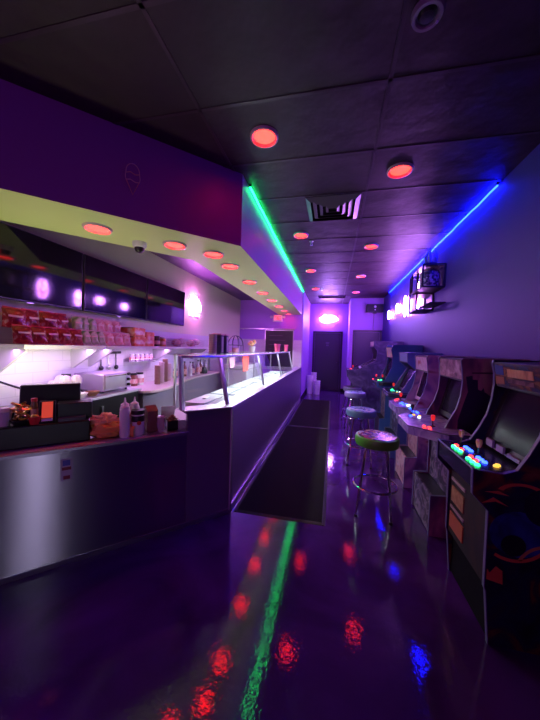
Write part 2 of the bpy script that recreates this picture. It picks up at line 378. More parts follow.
# inside body of the counter
mb = MB(); mb.prism([q45(-2.5,.05,0)[:2], q45(-.42,.05,0)[:2], q45(-.42,.58,0)[:2], q45(-2.0,.58,0)[:2]], 'z', 0, .774); mb.build('counter_body', M['black_matte'], bar)
MB().bx(-.85, -.05, .75, 5.69, 0, .80).build('counter_body', M['black_matte'], bar)
st = MB(); box45(st, -1.23, -1.165, -.004, -.0005, .575, .72)
s = st.build('inspection_sticker', mat('sticker_grey', (.42,.42,.46), .5), bar)
k = MB(); box45(k, -1.218, -1.177, -.006, -.0042, .675, .712); k.build('blue_patch', mat('sticker_blue', (.08,.12,.4), .5), s)
k = MB(); box45(k, -1.222, -1.172, -.006, -.0042, .645, .665); box45(k, -1.215, -1.178, -.006, -.0042, .583, .607); k.build('dark_patch', mat('sticker_red', (.20,.03,.05), .5), s)

# ------------------------------------------------------------------ glass display case
case = thing('display_case', 'glass ice cream display case with slanted front on the bar', 'display case', (-.85, 2.38, 0))
ZL, ZT = .965, 1.405
py = [.08, 1.49, 2.90, 4.40]
def post(mb, a, b, w=.022): 
    mb.hexa([(a[0]-.012,a[1]-w,a[2]),(a[0]+.012,a[1]-w,a[2]),(a[0]+.012,a[1]+w,a[2]),(a[0]-.012,a[1]+w,a[2])],
            [(b[0]-.012,b[1]-w,b[2]),(b[0]+.012,b[1]-w,b[2]),(b[0]+.012,b[1]+w,b[2]),(b[0]-.012,b[1]+w,b[2])]); return mb
for i, y in enumerate(py):
    post(MB(), (-.075,y,ZL), (-.165,y,ZT), .02 if i else .028).build('post', M['alu'], case, .003)
    MB().bx(-.62, -.60, y-.012, y+.012, .80, ZT).build('rear_post', M['alu'], case, .002)
e0, e1 = q45(-.43,.03,ZL), q45(-.43,.10,ZT)
post(MB(), e0, e1, .024).build('post', M['alu'], case, .003)
for a, b in zip(py, py[1:]):
    MB().hexa([(-.077,a+.024,ZL),(-.071,a+.024,ZL),(-.071,b-.024,ZL),(-.077,b-.024,ZL)], [(-.168,a+.024,ZT),(-.162,a+.024,ZT),(-.162,b-.024,ZT),(-.168,b-.024,ZT)]).build('glass_pane', M['glass'], case, smooth=False)
f0 = (-.075,py[0]-.024,ZL); f1 = (-.165,py[0]-.024,ZT)
MB().hexa([f0,(f0[0]+.004,f0[1]+.003,ZL),(e0[0]+.02,e0[1]+.02,ZL),(e0[0]+.018,e0[1]+.024,ZL)], [f1,(f1[0]+.004,f1[1]+.003,ZT),(e1[0]+.02,e1[1]+.02,ZT),(e1[0]+.018,e1[1]+.024,ZT)]).build('glass_pane', M['glass'], case, smooth=False)
MB().prism([q45(-.45,.09,0)[:2], (-.15,.06), (-.15,4.45), (-.63,4.45), (-.63,.30), q45(-.45,.50,0)[:2]], 'z', ZT, ZT+.008).build('glass_top', M['glass'], case, smooth=False)
MB().tube([q45(-.45,.09,ZT-.006), (-.155,.06,ZT-.006), (-.155,4.45,ZT-.006)], .012, 8).build('top_rail', M['alu'], case)
MB().bx(-.64, -.60, .30, 4.45, ZT-.02, ZT).build('rear_rail', M['alu'], case)
MB().bx(-.30, -.26, .62, 4.42, ZT-.025, ZT-.002).build('light_tube', emi('case_lamp', (.85,.95,1), 7), case)
MB().bx(-.62, -.05, .10, 4.46, .80, .875).build('well', mat('white_enamel', (.42,.44,.46), .3), case, .004)
q = MB(); q.prism([q45(-.45,.06,0)[:2], (-.06,.09), (-.62,.09), q45(-.45,.5,0)[:2]], 'z', .80, .875); q.build('end_deck', mat('white_enamel_end', (.42,.44,.46), .3), case)
# tubs
def lab_tub(i, r): return ['white lidded ice cream tub in the glass case, ' + ('front' if r == 0 else 'rear') + ' row, ' + w_ for w_ in ('nearest the corner','second from the corner','third from the corner','fourth from the corner','fifth from the corner','sixth from the corner','last before the far end')][i]
tub0 = None
for r in range(2):
    for i in range(7):
        loc = (-.85-.21-.235*r, 2.38+.42+.60*i, .875)
        if tub0 is None:
            tub0 = thing('ice_cream_tub', lab_tub(i, r), 'ice cream tub', loc, group='ice cream tubs in the glass case')
            MB().bx(-.10, .10, -.26, .26, 0, .05).build('pan', M['alu'], tub0, .006)
            MB().bx(-.105, .105, -.265, .265, .05, .062).build('lid', mat('tub_lid', (.40,.43,.46), .35), tub0, .004)
            MB().bx(-.02, .02, -.05, .05, .062, .075).build('lid_handle', M['white'], tub0, .004)
        else: dup(tub0, lab_tub(i, r), loc)
t = thing('chest_freezer', 'pale chest freezer standing behind the glass case', 'freezer', (-1.98, 6.35, 0))
MB().bx(-.26,.24,-.62,.62,.06,1.0).build('body', mat('freezer_white', (.55,.52,.60), .35), t, .02)
MB().bx(-.27,.25,-.63,.63,1.005,1.11).build('lid', mat('freezer_lid', (.62,.58,.66), .3), t, .02)
MB().bx(.25,.275,-.12,.12,1.02,1.05).build('handle', M['alu'], t, .004); MB().bx(-.24,.22,-.6,.6,0,.06).build('plinth', M['black_matte'], t)
# things standing on the glass top
zt = ZT+.0085
t = thing('cup_stack', 'tall ridged stack of paper cups on the glass top', 'cup stack', (-1.17, 2.66, zt))
q = MB()
prof = []
for k in range(11): prof += [(.036,.018*k),(.042,.018*k+.014),(.044,.018*k+.016)]
q.lathe([(.0001,0)]+prof+[(.03,.2),(.0001,.2)], seg=18).build('cups', mat('paper_cup', (.62,.5,.58), .6), t)
def dispenser(label, y):
    t = thing('cone_dispenser', label, 'dispenser', (-1.165, y, zt))
    MB().bx(-.045, .045, -.045, .045, 0, .195).build('sleeve', mat('navy_sleeve', (.05,.04,.14), .3), t, .006)
    MB().bx(-.05, .05, -.05, .05, .195, .21).build('cap', mat('pink_cap', (.75,.42,.45), .5), t, .004)
    MB().bx(.045, .05, -.02, .02, .02, .18).build('window_strip', M['silver'], t)
dispenser('dark square cone dispenser on the glass top beside the cup stack', 2.79)
dispenser('dark square cone dispenser on the glass top, farther from the cup stack', 2.93)
t = thing('wire_stand', 'domed black wire stand with a small pot on the glass top', 'stand', (-1.30, 3.72, zt))
q = MB()
for a in range(0, 180, 45):
    c_, s_ = math.cos(math.radians(a)), math.sin(math.radians(a))
    q.tube([(.11*math.cos(b)*c_, .11*math.cos(b)*s_, .10+.13*math.sin(b)) for b in [PI*i/12 for i in range(13)]], .0035, 6)
q.tube([(.11*math.cos(2*PI*i/24), .11*math.sin(2*PI*i/24), .10) for i in range(24)], .004, 6, True)
for a in range(4): q.cyl((.11*math.cos(a*PI/2),.11*math.sin(a*PI/2),0), (.11*math.cos(a*PI/2),.11*math.sin(a*PI/2),.10), .004, seg=6)
q.build('wire_frame', M['black'], t)
MB().lathe([(.0001,0),(.04,0),(.05,.03),(.045,.06),(.0001,.06)], seg=16).build('pot', M['pinkcloth'], t)
t = thing('flower_pot', 'small white pot of yellow and pink flowers on the glass top', 'flower pot', (-1.30, 4.55, zt))
MB().lathe([(.0001,0),(.04,0),(.055,.09),(.05,.09),(.0001,.085)], seg=16).build('pot', M['white'], t)
fm = art('flower_mix', [(.7,.2,.3),(.85,.6,.2),(.8,.45,.5)], 20, 0)
for i in range(7):
    a = i*2.4; r_ = .05 if i else 0
    q = MB(); q.ball((r_*math.cos(a), r_*math.sin(a), .15+.03*math.sin(i*3)), .03, 8, 6).cyl((0,0,.085), (r_*math.cos(a), r_*math.sin(a), .13), .004, seg=5); q.build('flower', fm, t)
pk = mat('pink_tumbler', (.85,.14,.26), .3)
def tumbler(label, y):
    t = thing('tumbler', label, 'cup', (-1.08, y, zt))
    MB().lathe([(.0001,0),(.034,0),(.048,.15),(.044,.15),(.031,.006),(.0001,.006)], seg=18).build('cup', pk, t)
    MB().lathe([(.049,.145),(.051,.15),(.049,.155),(.045,.15)], seg=18, cap=False).build('rim', pk, t)
    return t
tumbler('pink tumbler on the glass top, nearer of a pair', 5.55); tumbler('pink tumbler on the glass top, second of the pair', 5.68); tumbler('pink tumbler standing alone at the far end of the glass top', 6.72)
# towels hung on the rear rail
def towel(name, label, y, w_, h, m):
    t = thing(name, label, 'towel', (-1.47, y, ZT-.02))
    n = 9; front = []; 
    rows = []
    for j in range(8):
        z = -h*j/7; ww = w_*(1+.10*math.sin(j*.7))
        rows.append([(.045+.010*math.sin(i*1.9+j*.3), -ww/2+ww*i/(n-1), z+.03*(1-j/7)*0) for i in range(n)])
    q = MB(); back = [[(x-.006, y_, z) for x, y_, z in r] for r in rows]
    q.loft([list(r)+list(reversed(b)) for r, b in zip(rows, back)]); q.build('cloth', m, t)
    MB().tube([(.045,-w_*.3,0),(.01,-w_*.3,.045),(-.045,-w_*.3,0)], .006, 6).tube([(.045,w_*.3,0),(.01,w_*.3,.045),(-.045,w_*.3,0)], .006, 6).build('hook', M['alu'], t)
towel('hanging_towel', 'bright orange red cloth hanging inside the glass case', 4.62, .36, .30, M['redcloth'])
towel('hanging_towel', 'pale pink cloth hanging inside the glass case, left of the red one', 3.95, .24, .20, M['pinkcloth'])

# ------------------------------------------------------------------ wall behind the bar
def tv(label, y0, y1):
    t = thing('television', label, 'television', (WL+.075, (y0+y1)/2, 2.13)); t.rotation_euler = (0, math.radians(1.6), 0)
    w_ = (y1-y0)/2
    MB().bx(-.035, .02, -w_, w_, -.30, .30).build('housing', M['black'], t, .004)
    MB().bx(.02, .0225, -w_+.010, w_-.010, -.285, .290).build('display', M['screen'], t)
    MB().bx(-.072, -.035, -.15, .15, -.12, .12).build('mount', M['black_matte'], t)
    MB().bx(.0, .024, -.03, .03, -.308, -.300).build('sensor', M['alu'], t)
tv('dark television above the chip bags, leftmost of three in a row', 1.49, 2.555)
tv('dark television, middle one of three above the shelf', 2.573, 3.615)
tv('dark television, rightmost of three, beside the white neon sign', 3.633, 4.69)

def shelf(label, y0, y1, brs):
    t = thing('wall_shelf', label, 'shelf', (WL+.012, (y0+y1)/2, 1.44)); h = (y1-y0)/2
    MB().bx(0, .345, -h, h, 0, .022).bx(.338, .345, -h, h, -.012, 0).build('board', mat('white_shelf', (.66,.62,.70), .3), t, .002)
    for b in brs:
        q = MB(); q.prism([(0,-.22),(.03,-.22),(.325,-.03),(.325,-.001),(0,-.001)], 'y', b-(y0+y1)/2-.012, b-(y0+y1)/2+.012); q.build('bracket', mat('shelf_bracket', (.5,.46,.54), .3), t)
shelf('white wall shelf carrying red chip bags, nearer of two', 1.765, 2.585, (1.80, 2.50))
shelf('white wall shelf carrying boxes and jars, farther of two', 2.60, 5.3, (2.72, 3.9, 5.1))

# chip bags
def bag_mesh(w_, h, d, m, name='chip_bag'):
    q = MB(); n, k = 8, 9; A = []; B = []
    for j in range(k+1):
        v = j/k; ra = []; rb = []
        for i in range(n+1):
            u = i/n; bul = (max(0, math.sin(PI*u))**.55)*(max(0, math.sin(PI*min(1, max(0, (v-.06)/.88))))**.6)
            wob = .004*math.sin(7*u+11*v)
            ww = w_*(1-.05*math.sin(PI*v))
            ra.append((d/2*bul+wob+.002, -ww/2+ww*u, h*v)); rb.append((-d/2*bul+wob-.002, -ww/2+ww*u, h*v))
        A.append(ra); B.append(rb)
    q.loft([a+list(reversed(b)) for a, b in zip(A, B)])
    return q
red_art = art('red_chip_print', [(.12,.004,.010),(.24,.008,.014),(.34,.03,.025),(.50,.34,.30)], 17, 1.2, .28, detail=2)
grn_art = art('green_chip_print', [(.12,.26,.08),(.30,.42,.20),(.62,.60,.52),(.60,.12,.12)], 10, .6, .28, detail=2)
org_art = art('orange_chip_print', [(.55,.06,.03),(.72,.20,.10),(.80,.60,.52)], 10, .7, .28, detail=2)
pnk_art = art('pink_chip_print', [(.62,.10,.12),(.75,.42,.42),(.82,.72,.70)], 12, .8, .28, detail=2)
def make_bag(label, loc, w_, h, d, m, rot, group):
    t = thing('chip_bag', label, 'chip bag', loc, group=group); t.rotation_euler = rot
    bag_mesh(w_, h, d, m).build('pouch', m, t)
    sm_ = (mat('seal_red' if m in (red_art,) else 'seal', (.5,.05,.06) if m in (red_art,) else (.6,.45,.42), .3))
    for z0, z1 in ((h-.004, h+.010), (0, .008)): MB().bx(-.003, .003, -w_*.47, w_*.47, z0, z1).build('crimped_seal', sm_, t)
    MB().bx(d*.50, d*.50+.004, -w_*.30, w_*.30, h*.52, h*.62).build('print_band', mat('pale_print', (.75,.55,.52), .4), t)
    return t
ords = ['leftmost','second from left','third from left','fourth from left','fifth from left','sixth from left']
zsh = 1.4625
kinds = [(red_art, 'red', 'front', 5, 1.845, .125), (red_art, 'red', 'upper', 4, 1.86, .15), (grn_art, 'green and pink', 'front', 3, 2.465, .095), (grn_art, 'green and pink', 'upper', 3, 2.46, .10),
         (pnk_art, 'pink and red', 'front', 3, 2.77, .13), (pnk_art, 'pink and red', 'upper', 3, 2.76, .125)]
for m, cn, row, n, ys, st_ in kinds:
    proto = None
    for i in range(n):
        fr = row == 'front'
        loc = (WL+(.245 if fr else .13), ys+st_*i, zsh+.004+(0 if fr else .128)); rot = (rnd.uniform(-.09,.09), -.25 if fr else -.18, rnd.uniform(-.3,.3))
        lab = f'{cn} chip bag, {"front" if fr else "upper"} row on the shelf, {ords[i]} of that colour'
        grp = f'{cn} chip bags on the wall shelf'
        if proto is None: proto = make_bag(lab, loc, st_*1.10, .15 if fr else .165, .065 if fr else .055, m, rot, grp)
        else:
            b = dup(proto, lab, loc); b.rotation_euler = rot
def carton(label, y, z, sx, sy, sz, m, x=WL+.17):
    t = thing('snack_box', label, 'box', (x, y, z))
    MB().bx(-sx/2, sx/2, -sy/2, sy/2, 0, sz).build('carton', m, t, .004)
    MB().bx(-sx/2+.02, sx/2-.02, -sy/2-.002, sy/2+.002, sz-.012, sz+.003).build('lid', M['brown'], t)
    MB().bx(sx/2, sx/2+.002, -sy*.36, sy*.36, sz*.2, sz*.7).build('label_panel', pnk_art, t)
carton('lower orange snack box on the farther wall shelf', 3.25, zsh, .22, .22, .12, org_art); 
carton('upper orange snack box stacked on another on the farther wall shelf', 3.25, zsh+.1235, .21, .21, .11, org_art)
carton('second orange snack box on the farther wall shelf, right of the stacked pair', 3.47, zsh, .2, .18, .19, org_art)
def jar(label, y, x, z, r, h, m, lidm, name='jar'):
    t = thing(name, label, name.replace('_',' '), (x, y, z))
    MB().lathe([(.0001,0),(r*.95,0),(r,.01),(r,h*.72),(r*.8,h*.82),(r*.8,h*.86),(.0001,h*.86)], seg=16).build('body', m, t)
    MB().lathe([(.0001,h*.86),(r*.86,h*.86),(r*.86,h),(.0001,h)], seg=16).build('lid', lidm, t)
    MB().lathe([(r*1.015,h*.2),(r*1.015,h*.55)], seg=16, cap=False).build('label_wrap', pnk_art, t)
    return t
jar('dark jar on the farther wall shelf, right of the snack boxes', 3.72, WL+.2, zsh, .045, .15, mat('dark_jar', (.05,.02,.03), .2), M['black'])
jar('amber jar on the farther wall shelf', 3.86, WL+.2, zsh, .05, .14, mat('amber_jar', (.5,.2,.08), .2), M['white'])
# wire baskets and bags on the far part of the shelf
def basket(label, y, z, x, w_=.3, h=.12):
    t = thing('wire_basket', label, 'basket', (x, y, z))
    q = MB(); dd = .12
    for k in range(5):
        zz = h*k/4; q.tube([(-dd,-w_/2,zz+.004),(dd,-w_/2,zz+.004),(dd,w_/2,zz+.004),(-dd,w_/2,zz+.004)], .003, 5, True)
    for k in range(9):
        y_ = -w_/2+w_*k/8; q.cyl((dd,y_,0), (dd,y_,h), .003, seg=5).cyl((-dd,y_,0), (-dd,y_,h), .003, seg=5)
    q.build('wires', M['alu'], t)
    for k in range(3): 
        c = MB(); c.ball((0, -w_*.3+w_*.3*k, h*.55+.01*k), (.085, w_*.16, h*.5), 10, 8); c.build('packet', pnk_art if k != 1 else M['pinkcloth'], t)
basket('wire basket of pink packets on the farther wall shelf', 4.35, zsh, WL+.19)
basket('wire basket at the far end of the farther wall shelf', 4.85, zsh, WL+.19, .34)

# back counter
bc = thing('back_counter', 'stainless back counter along the tiled wall', 'counter', (WL+.014, 2.0, 0))
MB().bx(0, .49, 0, .98, .94, .965).build('worktop', M['steel'], bc, .003)
MB().bx(.02, .46, .02, .96, .08, .94).build('cabinet_body', M['black'], bc)
MB().bx(.46, .475, .40, .42, .1, .86).build('divider', M['alu'], bc)
MB().bx(.03, .43, .03, .95, 0, .08).build('plinth', M['black_matte'], bc)
pc = thing('prep_counter', 'pink lit prep counter with rounded edge farther along the wall', 'counter', (WL+.014, 3.0, 0))
MB().prism([(0,0),(.50,0),(.57,.05),(.60,.14),(.60,.36),(.55,.62),(.46,.95),(.36,1.35),(.31,1.7),(.30,2.2),(.30,4.2),(0,4.2)], 'z', .895, .93).build('worktop', mat('pale_laminate', (.62,.48,.56), .35), pc, .008)
MB().prism([(.02,.02),(.48,.02),(.55,.14),(.55,.36),(.41,.95),(.27,1.6),(.26,4.18),(.02,4.18)], 'z', 0, .895).build('cabinet_body', mat('lilac_panel', (.30,.26,.36), .35, .4), pc)
# toaster oven
t = thing('toaster_oven', 'stainless toaster oven on the back counter', 'oven', (-2.475, 2.70, .9655))
MB().bx(-.2, .18, -.20, .20, .02, .20).build('body', M['steel'], t, .012)
MB().bx(.18, .19, -.19, .11, .04, .185).build('door', mat('oven_door', (.55,.5,.56), .3, .7), t, .004)
MB().tube([(.19,-.18,.175),(.215,-.18,.18),(.215,.08,.18),(.19,.08,.175)], .006, 8).build('handle', M['chrome'], t)
for z in (.06,.12,.18): MB().cyl((.18,.155,z),(.205,.155,z), .016).build('knob', M['black'], t)
for x in (-.16,.14):
    for y in (-.17,.17): MB().cyl((x,y,0),(x,y,.022), .012).build('foot', M['black'], t)
def bowl(label, x, y, z, r, m):
    t = tag(MB().lathe([(.0001,.0),(r*.5,0),(r*.85,r*.35),(r,r*.7),(r*.95,r*.7),(r*.8,r*.38),(r*.45,.012),(.0001,.012)], seg=20).build('bowl', m), label, 'bowl'); t.location = (x, y, z)
bowl('small pale bowl on the back counter in front of the oven', -2.31, 2.22, .9655, .07, M['white']); bowl('small brown bowl on the back counter, left of the oven', -2.31, 2.37, .9655, .065, M['brown'])
t = thing('paper_bundle', 'crumpled white paper bundle on the back counter behind the register', 'paper bundle', (-2.53, 2.28, .9655))
q = MB()
for k in range(9):
    a = k*2.39; q.ball((.10*math.cos(a)*(.3+.08*k), .13*math.sin(a)*(.3+.08*k), .06+.045*(k % 3)), (.05,.055,.06), 7, 5)
q.build('sheets', mat('paper_white', (.68,.60,.66), .7, bump=(25,.6)), t); MB().bx(-.02,.03,-.03,.03,.19,.215).build('black_clip', M['black'], t)
# bottles and jars on prep counter
bcol = [mat('bottle_plum', (.18,.06,.12), .2), mat('bottle_lilac', (.55,.38,.58), .3), mat('bottle_brown', (.22,.08,.06), .2), M['white']]
def make_bottle(label, loc, m, h=.26, r=.036):
    t = thing('syrup_bottle', label, 'bottle', loc, group='bottles on the prep counter')
    MB().lathe([(.0001,0),(r,0),(r,h*.55),(r*.9,h*.63),(r*.4,h*.75),(r*.36,h*.9),(.0001,h*.9)], seg=14).build('body', m, t)
    MB().lathe([(.0001,h*.9),(r*.44,h*.9),(r*.4,h),(.0001,h)], seg=12).build('cap', M['black'], t)
    MB().lathe([(r*1.02,h*.15),(r*1.02,h*.5)], seg=14, cap=False).build('label_wrap', pnk_art if m is not M['white'] else M['silver'], t)
    return t
bl = ['dark syrup bottle at the near end of the prep counter','lilac syrup bottle, second along the prep counter','brown syrup bottle, third along the prep counter','white bottle, fourth along the prep counter',
      'dark syrup bottle, fifth along the prep counter','lilac syrup bottle, sixth along the prep counter','brown syrup bottle, seventh along the prep counter','white bottle, last in the row on the prep counter']
for i, l in enumerate(bl): make_bottle(l, (-2.58+.03*(i % 2), 4.35+.155*i, .9305), bcol[i % 4], .25+.03*((i*3) % 4)/3)
def spice(label, x, y, z): 
    jar(label, y, x, z, .035, .10, bcol[1], M['white'])
for i, w_ in enumerate(('nearest','second','third','fourth','fifth')): spice(f'small jar on the tiled wall rack above the oven, {w_} of five', WL+.075, 3.35+.10*i, 1.252)
t = thing('jar_rack', 'thin wire rack holding five jars on the tiled wall', 'rack', (WL+.012, 3.55, 1.24))
MB().bx(0, .11, -.28, .28, 0, .010).tube([(.11,-.28,.04),(.11,.28,.04)], .004, 6).build('tray', M['alu'], t); MB().bx(0,.01,-.28,.28,.01,.05).build('back_plate', M['alu'], t)
cs = ['brown paper cup stack on the prep counter, nearest of four','pink paper cup stack on the prep counter, second of four','brown paper cup stack on the prep counter, third of four','pink paper cup stack on the prep counter, farthest of four']
for i, l in enumerate(cs):
    t = thing('cup_stack', l, 'cup stack', (-2.40-.035*i, 3.58+.15*i, .9305), group='cup stacks on the prep counter')
    prof = [(.0001,0)]
    for k in range(14+2*(i % 3)): prof += [(.034,.019*k),(.042,.019*k+.014),(.044,.019*k+.017)]
    MB().lathe(prof+[(.03,prof[-1][1]+.003),(.0001,prof[-1][1]+.003)], seg=16).build('cups', mat('cup_stack_%s' % ('brown' if i % 2 == 0 else 'pink'), ((.30,.16,.14),(.6,.42,.52))[i % 2], .5), t)
for i, w_ in enumerate(('nearest','middle','farthest')): jar(f'round lidded canister on the prep counter against the tiles, {w_} of three', 3.18+.13*i, -2.58, .9305, .055, .17, bcol[(i+1) % 4], M['black'], 'canister')
t = thing('utensil_rail', 'dark rail with hanging ladles on the tiled wall under the shelf', 'utensil rail', (WL+.012, 2.98, 1.36))
MB().bx(0, .02, -.18, .22, 0, .03).build('rail', M['black'], t)
for k in range(3):
    y = -.1+.12*k; q = MB(); q.cyl((.012,y,.005),(.012,y,-.15), .006, seg=6).ball((.02,y,-.17), (.02,.03,.03), 10, 7); q.build('ladle', M['black'] if k != 1 else M['alu'], t)
tag(MB().tube([(WL+.03,1.70,1.13),(WL+.05,1.80,1.15),(WL+.06,1.90,1.10),(WL+.07,2.05,1.03),(WL+.08,2.15,1.06),(WL+.10,2.35,1.05),(WL+.12,2.5,.99),(WL+.13,2.6,.897)], .009, 8).build('power_cord', M['black']), 'black power cord looping across the tiled wall', 'cord')
t = thing('wall_outlet', 'outlet with a black plug on the tiled wall at left', 'outlet', (WL+.012, 1.70, 1.13)); MB().bx(0,.008,-.04,.04,-.06,.06).build('cover_plate', M['white'], t, .003); MB().bx(.008,.045,-.025,.025,-.025,.025).build('plug', M['black'], t, .004)
t = thing('blender', 'small blender with clear jug on the prep counter beyond the bottles', 'blender', (-2.55, 5.35, .9305))
MB().lathe([(.0001,0),(.08,0),(.085,.03),(.06,.13),(.0001,.13)], seg=18).build('base', M['black'], t); MB().lathe([(.05,.13),(.075,.32),(.072,.32),(.047,.135)], seg=18, cap=False).build('jug', M['clear'], t); MB().lathe([(.0001,.32),(.076,.32),(.07,.345),(.0001,.345)], seg=18).build('lid', M['black'], t)
t = thing('steel_bin', 'pale steel bin on the prep counter near the end wall', 'bin', (-2.55, 6.2, .9305)); MB().bx(-.12,.12,-.3,.3,0,.25).build('body', mat('lilac_steel', (.5,.45,.55), .35, .6), t, .01); MB().bx(-.125,.125,-.305,.305,.25,.27).build('lid', M['alu'], t, .004)

# neon signs
def neon_mat(n, c, s): return emi('neon_'+n, c, s)
NW = neon_mat('white', (.60,.20,1), 130); NS = neon_mat('bar_white', (.82,.20,1), 150); ND = neon_mat('door_white', (.52,.24,1), 230); NP = neon_mat('pink', (1,.12,.8), 40); NY = neon_mat('yellow', (1,.6,.2), 14); NB = neon_mat('blue', (.2,.18,1), 50)
def arc(cx, cz, rx, rz, a0, a1, n=14): return [(0, cx+rx*math.cos(math.radians(a0+(a1-a0)*i/n)), cz+rz*math.sin(math.radians(a0+(a1-a0)*i/n))) for i in range(n+1)]
def neon(label, loc, rz, strokes, sx, sz, r=.011, board=True):
    t = thing('neon_sign', label, 'neon sign', loc, rz)
    for nm, m, pts, closed in strokes:
        MB().tube([(0, y*sx, z*sz) for _, y, z in pts], r, 8, closed).build(nm, m, t)
    if board: MB().bx(-.038, -.034, -sx*1.05, sx*1.05, -sz*1.1, sz*1.1).build('clear_backing', M['clear'], t, smooth=False)
    q = MB()
    for y in (-.8,.8): q.cyl((-.055,y*sx,.75*sz),(-.030,y*sx,.75*sz), .008, seg=8)
    q.build('standoff', M['alu'], t)
    return t
# bar wall sign: cone with scoops, tightly packed tubes
bar_s = [('outline_tube', NS, [(0,-.55,-.35),(0,-.85,.0),(0,-.75,.5),(0,-.45,.85),(0,-.2,.62),(0,.05,.95),(0,.45,.8),(0,.85,.45),(0,.9,.05),(0,.6,-.3)], True), ('inner_tube', NS, arc(-.2,.3,.32,.3,0,360,18), True), ('swirl_tube', NS, arc(.35,.2,.25,.3,0,360,14), True),
         ('left_tube', NY, [(0,-.85,-.2),(0,-.8,-.6),(0,-.6,-.95)], False), ('top_tube', NP, arc(-.1,.95,.35,.18,10,170), False), ('right_tube', NB, [(0,1.0,.4),(0,1.05,-.1),(0,.9,-.4)], False),
         ('lettering_tube', NP, [(0,-.45+.13*i,-.75+.10*(-1)**i) for i in range(11)], False)]
neon('bright white and pink neon sign right of the televisions', (WL+.055, 5.19, 2.235), 0, bar_s, .20, .19, .0085)
door_s = [('outline_tube', ND, [(0,1,0),(0,.7,-.4),(0,.45,-.45),(0,.2,-.7),(0,-.1,-.55),(0,-.4,-.8),(0,-.75,-.5),(0,-1,0),(0,-.7,.4),(0,-.5,.8),(0,-.15,.6),(0,.3,.75),(0,.7,.4)], True)]
for i in range(5): door_s.append(('letter_tube', NP if i == 4 else ND, arc(-.62+.31*i, 0, .10, .30, 0, 360, 12), True))
neon('white neon sign high on the violet wall above the far door', (-.17, YD-.055, 2.56), -PI/2, door_s, .31, .15, .009)
def tall(m1, m2): return [('outline_tube', m1, arc(0,0,.8,1,0,360,24), True), ('middle_tube', m1, [(0,-.2,.7),(0,.3,.3),(0,-.3,-.05),(0,.25,-.4),(0,-.1,-.75)], False), ('accent_tube', m2, arc(0,-.3,.4,.45,180,360,12), False), ('core_tube', m1, arc(0,.3,.4,.4,0,360,14), True)]
neon('white neon sign on the right wall, farthest of four', (WR-.056, 8.05, 2.44), PI, tall(NW,NB), .15, .10, .009)
neon('white and pink neon sign on the right wall, second from the far end', (WR-.056, 7.05, 2.47), PI, tall(NW,NP), .18, .10, .009)
neon('tall white neon sign on the right wall with a blue lower end', (WR-.056, 6.33, 2.42), PI, tall(NW,NB), .11, .20, .009)
neon('white and pink neon sign on the right wall behind the black wall shelf', (WR-.056, 5.38, 2.47), PI, tall(NW,NP), .13, .22, .009)
neon('blue and pink neon sign on the right wall beside the black wall shelf', (WR-.056, 4.30, 2.44), PI, tall(NB,NP), .10, .12, .010) if 0 else None

# exit sign
t = thing('exit_sign', 'lit red exit sign with two lamp heads on the violet end wall', 'exit sign', (-1.565, YB, 2.335))
MB().bx(-.145, .145, -.05, 0, -.10, .10).build('housing', M['white'], t, .006)
cu = bpy.data.curves.new('exit_text', 'FONT'); cu.body = 'EXIT'; cu.size = .15; cu.align_x = 'CENTER'; cu.align_y = 'CENTER'; cu.extrude = .003
to = bpy.data.objects.new('exit_text', cu); COL.objects.link(to)
me = bpy.data.meshes.new_from_object(to.evaluated_get(bpy.context.evaluated_depsgraph_get())); bpy.data.objects.remove(to)
me.materials.clear(); me.materials.append(emi('exit_red', (1,.02,.02), 4))
o = bpy.data.objects.new('exit_lettering', me); COL.objects.link(o); o.parent = t; o.location = (0,-.054,.005); o.rotation_euler = (PI/2,0,0); o.scale = (.62,1,1)
for s_ in (-1,1):
    q = MB(); q.lathe([(.0001,0),(.03,0),(.042,.045),(.0001,.05)], seg=16); h_ = q.build('lamp_head', M['white'], t, loc=(s_*.185,-.025,.03), rot=(PI/2,0,0))
    MB().cyl((s_*.145,-.025,.03),(s_*.175,-.025,.03), .012).build('lamp_arm', M['white'], t)
# dark board + rail shelf on end wall
t = thing('menu_board', 'large black board framed in steel on the violet end wall', 'board', (-1.51, YB-.012, 1.45))
MB().bx(-.40,.40,-.02,0,-.5,.53).build('panel', mat('chalkboard', (.02,.012,.02), .5), t); q = MB()
for x in (-.42,.40): q.bx(x, x+.02, -.03, 0, -.5, .55)
q.bx(-.42,.42,-.03,0,.53,.55).build('frame', M['alu'], t)
q = MB()
for k in range(5): q.bx(-.3, .1+.07*(k % 3), -.0225, -.0202, .38-.13*k, .395-.13*k)
q.build('chalk_lines', mat('chalk_faint', (.10,.06,.09), .7), t)
t = thing('end_shelf', 'narrow steel shelf across the violet end wall above the board', 'shelf', (-1.9, YB, 2.015)); MB().bx(-.79,.84,-.10,0,0,.02).build('board', M['alu'], t, .002)
q = MB()
for x in (-.7,.0,.7): q.prism([(-.09,0),(0,0),(0,-.02)], 'x', x-.01, x+.01)
q.build('bracket', M['alu'], t)

